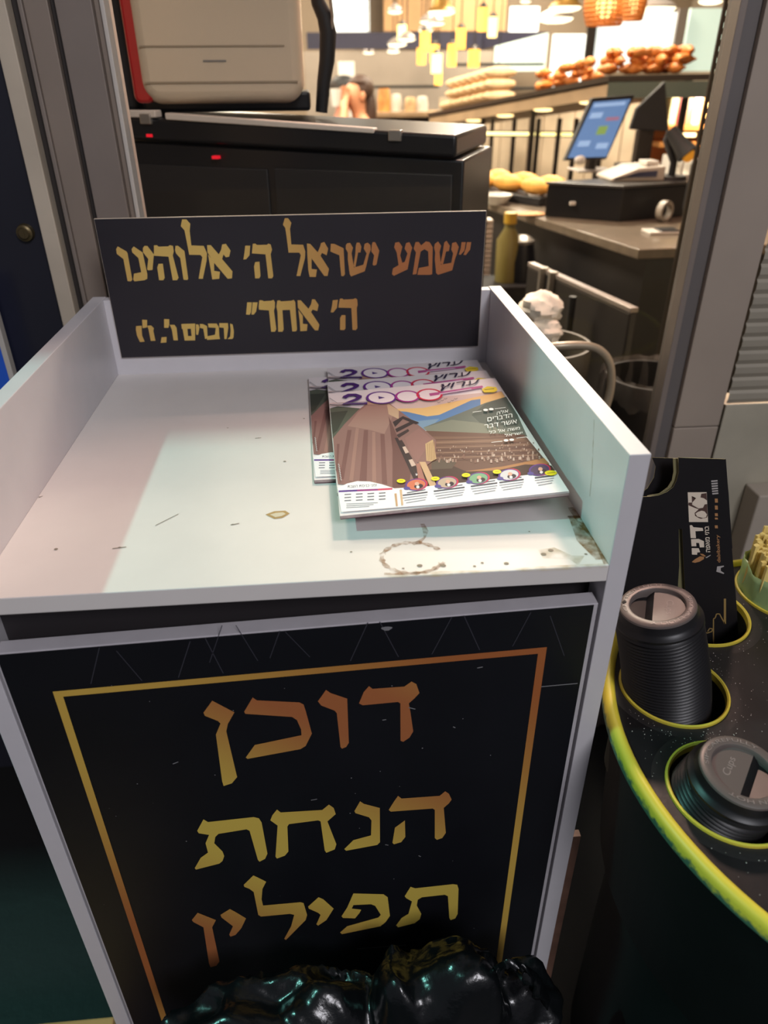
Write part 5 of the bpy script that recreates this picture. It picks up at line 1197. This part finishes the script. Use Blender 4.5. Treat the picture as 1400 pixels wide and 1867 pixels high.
o = MB().box(at(1262, 345, 1.9).x, at(1300, 345, 1.9).x, 1.9, 1.96, at(1270, 395, 1.9).z, at(1270, 290, 1.9).z).build('narrow_appliance', m_black2, bevel=.02); tag(o, 'narrow dark appliance between scanner and right jamb', 'appliance')
# white egg carton behind the scanner
q0 = at(1222, 330, 2.35); q1 = at(1268, 285, 2.35)
eb_ = thing('white_crate', 'white crate of eggs behind the barcode scanner', 'crate', ((q0.x+q1.x)/2, 2.4, q0.z))
MB().box(q0.x, q1.x, 2.36, 2.44, q0.z, q0.z+.02).build('tray', m_white, eb_)
for sx in (q0.x, (q0.x+q1.x)/2, q1.x): MB().box(sx-.004, sx+.004, 2.355, 2.445, q0.z, q1.z).build('wall', m_white, eb_)
MB().box(q0.x-.03, q1.x+.03, 2.34, 2.46, CZ+.0005, max(q0.z-.001, CZ+.004)).build('stand_foot', m_dark, eb_)

# ------------------------------------------------------------------ far end: bright panels, bulkhead, pendants
m_bright = mat('window_glow', (240, 244, 244), .5, emit=(236, 246, 244), es=1.15); m_bright2 = mat('window_glow_green', (206, 222, 212), .5, emit=(196, 220, 206), es=.8)
def wpanel(name, u0, v0, u1, v1, Y, m):
    p = at(u0, v1, Y); q = at(u1, v0, Y); return struct(MB().box(p.x, q.x, Y, Y+.03, p.z, max(q.z, p.z+.05)).build(name, m))
wpanel('window_2', 608, -60, 672, 58, 8.6, m_bright); wpanel('window_3', 928, 12, 984, 58, 8.4, m_bright)
wpanel('window_4', 900, 60, 1000, 130, 8.0, m_bright2); wpanel('window_5', 1000, 62, 1074, 165, 6.6, m_bright)
wpanel('window_6', 1078, 22, 1236, 130, 6.2, m_bright); wpanel('window_7', 1240, 15, 1330, 130, 6.1, m_bright2)
wpanel('trim_15', 1074, -10, 1079, 170, 6.15, m_dark); wpanel('trim_16', 1236, 15, 1239, 130, 6.05, m_greyedge)
navy = mat('navy_bulkhead', (52, 52, 74), .5)
p = at(560, 92, 7.2); q = at(640, 58, 7.2); r_ = at(960, 90, 7.2)
wpanel('trim_17', 560, 58, 880, 90, 7.2, navy)
a0 = at(880, 90, 7.2); a1 = at(880, 58, 7.2); a2 = at(1005, 58, 6.6)
struct(MB().hexa([a0, a1, a2], [v+Vector((0, .1, 0)) for v in (a0, a1, a2)]).build('trim_18', navy))
for k, (u0, u1, v) in enumerate(((820, 992, 118), (650, 800, 159), (880, 990, 162))):
    p, q = at(u0, v, 6.4), at(u1, v, 6.4); o = MB().box(p.x, q.x, 6.4, 6.55, p.z-.010, p.z+.010).build('wall_shelf', m_black2); tag(o, ('thin dark shelf below the navy bulkhead at right', 'thin dark shelf behind the seated people', 'thin dark low shelf over the pale loaves')[k], 'shelf', 'thin dark wall shelves at the far end')
wpanel('wall_back.001', 700, -60, 928, 57, 8.7, mat('timber_ceiling_panel', (190, 148, 104), .6, var=.2, vscale=2)); wpanel('wall_back.002', 560, 92, 900, 215, 8.2, mat('far_grey_wall', (150, 138, 126), .7, var=.15, vscale=2))
q = at(632, 140, 7.0); o = MB().box(q.x-.07, q.x+.07, 7.0, 7.1, FZ, at(632, 112, 7.0).z).build('white_column', mat('column_white', (232, 226, 214), .5, emit=(240, 232, 216), es=.5)); tag(o, 'slim lit white column behind the seated people', 'column')
# lantern pendants (amber glass cylinders on cords)
m_amber = mat('amber_lantern', (255, 190, 90), .4, emit=(255, 176, 72), es=2.6); m_amber2 = mat('pale_lantern', (255, 226, 150), .4, emit=(255, 222, 140), es=3.4)
def pendant(u_, v_, Y, w, h, m, lab):
    p = at(u_, v_, Y); sc_ = Y/1322; t = thing('lantern_pendant', lab, 'pendant lamp', (p.x, p.y, p.z), 'amber lantern pendants')
    r = w*(Y+.52)/1322/2; hh = h*(Y+.52)/1322
    MB().lathe([(0, -hh/2), (r, -hh/2), (r, hh/2), (0, hh/2)], Matrix.Translation(p), 20).build('glass', m, t, smooth=True)
    MB().lathe([(r*.9, hh/2+.002), (r*.4, hh/2+.03), (0, hh/2+.03)], Matrix.Translation(p), 16).build('cap', m_dark, t, smooth=True)
    MB().tube([p+Vector((0, 0, hh/2+.02)), Vector((p.x, p.y, 1.95))], .004, 6).build('cord', m_black2, t, smooth=True)
PD = [(733, 60, 6.4, 14, 20, 1, 'pale lantern pendant, uppermost at the left of the amber cluster'), (775, 76, 6.0, 16, 26, 0, 'amber lantern pendant right of the uppermost pale one'), (840, 71, 5.8, 15, 27, 0, 'amber lantern pendant hanging against the navy bulkhead'), (880, 36, 5.6, 15, 30, 0, 'amber lantern pendant highest at the right of the cluster'), (898, 50, 5.8, 14, 26, 1, 'pale lantern pendant beside the highest amber one'),
      (768, 103, 6.6, 14, 22, 0, 'amber lantern pendant, left of the lower row'), (792, 98, 6.6, 14, 24, 0, 'amber lantern pendant second in the lower row'), (796, 116, 6.0, 17, 26, 1, 'pale lantern pendant lowest in the middle of the cluster'), (824, 101, 6.0, 14, 30, 0, 'tall amber lantern pendant right of the lowest pale one'), (864, 107, 5.8, 18, 24, 0, 'amber lantern pendant over the pale loaves'), (799, 143, 7.0, 12, 18, 0, 'small dim amber lantern lowest of all near the thin shelf'), (907, 150, 6.6, 12, 18, 0, 'small amber lantern over the right end of the loaves')]
for (u_, v_, Y, w, h, k, lab) in PD: pendant(u_, v_, Y, w, h, (m_amber, m_amber2)[k], lab)
# disc lamps
m_disc = mat('disc_light', (255, 246, 226), .4, emit=(255, 240, 206), es=3.2); m_brass = mat('brass_shade', (176, 134, 70), .35, .7)
DL = [(720, 22, 6.0, 22, 0, 'disc lamp alone at the left of the ceiling row'), (805, 22, 5.2, 42, 1, 'large disc lamp under a tall brass shade'), (782, 40, 5.8, 28, 0, 'disc lamp just under the large one, left half'), (795, 43, 5.6, 26, 0, 'disc lamp just under the large one, right half'), (776, 56, 6.2, 22, 0, 'disc lamp above the amber lanterns'), (742, 72, 6.2, 26, 0, 'disc lamp beside the uppermost pale lantern'), (724, 81, 6.6, 30, 0, 'wide disc lamp left of the lanterns'), (717, 94, 7.0, 20, 0, 'lowest disc lamp in the left row'), (672, 96, 7.4, 18, 0, 'faint small disc lamp above the long-haired person'),
      (1030, 14, 4.6, 50, 1, 'disc lamp left of the rattan shade'), (1012, 34, 4.8, 56, 0, 'flat wide disc lamp below the rattan shade at left'), (1190, 16, 4.0, 70, 0, 'wide disc lamp right of the rattan shade'), (1295, 3, 3.4, 36, 0, 'disc lamp in the top right corner of the window'), (958, 3, 5.2, 16, 0, 'small bright spot lamp at the top edge of the window')]
for (u_, v_, Y, w, tall, lab) in DL:
    p = at(u_, v_, Y); r = w*(Y+.52)/1322/2; t = thing('disc_lamp', lab, 'ceiling lamp', (p.x, p.y, p.z), 'white disc lamps hanging in the shop')
    MB().lathe([(0, -r*.22), (r*.5, -r*.2), (r*.85, -r*.11), (r*.97, .0), (r*.97, .004)], Matrix.Translation(p), 28).build('diffuser', m_disc, t, smooth=True)
    MB().lathe([(r, .002), (r, .010), (r*.75, .03), (r*.3, .05 if not tall else .16), (0, .06 if not tall else .17)], Matrix.Translation(p), 28).build('shade', m_brass if tall else m_greyedge, t, smooth=True)
    if p.z < 1.8: MB().tube([p+Vector((0, 0, .05)), Vector((p.x, p.y, 1.95))], .005, 6).build('cord', m_black2, t, smooth=True)
# rattan lamp shades
for (u_, v_, Y, w, h, lab) in ((1105, 8, 3.9, 64, 52, 'large woven rattan lamp shade at the top of the window'), (1158, 0, 3.7, 34, 50, 'narrower rattan lamp shade right of the large one')):
    p = at(u_, v_, Y); r = w*(Y+.52)/1322/2; hh = h*(Y+.52)/1322; t = thing('rattan_lamp', lab, 'pendant lamp', (p.x, p.y, p.z))
    mb = MB()
    for k in range(10):
        z = p.z-hh/2+hh*k/9; rr_ = r*(.72+.28*math.sin(PI*(k+1)/11)); mb.tube([(p.x+rr_*math.cos(2*PI*i/28), p.y+rr_*math.sin(2*PI*i/28), z) for i in range(28)], .006, 6, closed=True)
    for k in range(20):
        a_ = 2*PI*k/20; mb.tube([(p.x+r*(.72+.28*math.sin(PI*(j+1)/11))*math.cos(a_), p.y+r*(.72+.28*math.sin(PI*(j+1)/11))*math.sin(a_), p.z-hh/2+hh*j/9) for j in range(10)], .005, 6)
    mb.build('weave', mat('rattan', (190, 116, 52), .6, emit=(200, 110, 40), es=.25), t, smooth=True)
    MB().ball(p, (r*.45, r*.45, hh*.35), 14, 10).build('bulb', m_amber2, t, smooth=True)
    MB().tube([p+Vector((0, 0, hh/2)), Vector((p.x, p.y, 1.95))], .006, 6).build('cord', m_black2, t, smooth=True)
# small brass goods and cakes on a far table between the people and the loaves
ft0 = at(690, 205, 6.7); ft = thing('far_table', 'low lit pastry table behind the seated people', 'table', (ft0.x+.3, 6.8, FZ))
MB().box(ft0.x-.1, ft0.x+1.0, 6.7, 7.1, ft0.z-.04, ft0.z).build('top', m_wood, ft, bevel=.004); MB().box(ft0.x-.05, ft0.x+.95, 6.75, 7.05, FZ, ft0.z-.04).build('front', m_dark, ft)
rr = random.Random(9)
for i, (u_, v_, c, rad, lab) in enumerate(((700, 160, m_crust, .055, 'tall golden cake at the left end of the far table'), (722, 172, m_white, .05, 'white cake second on the far table'), (748, 178, m_pale, .05, 'pale bun stack in the middle of the far table'), (770, 176, m_white, .05, 'white bowl stack at the right of the far table'))):
    q = at(u_, v_, 6.85); hgt = max(q.z-ft0.z, .05)
    o = MB().lathe([(0, 0), (rad, 0), (rad*1.05, hgt*.5), (rad*.8, hgt), (0, hgt*1.05)], Matrix.Translation((q.x, 6.85, ft0.z+.0005)), 22).build('cake', c, smooth=True); tag(o, lab, 'cake')
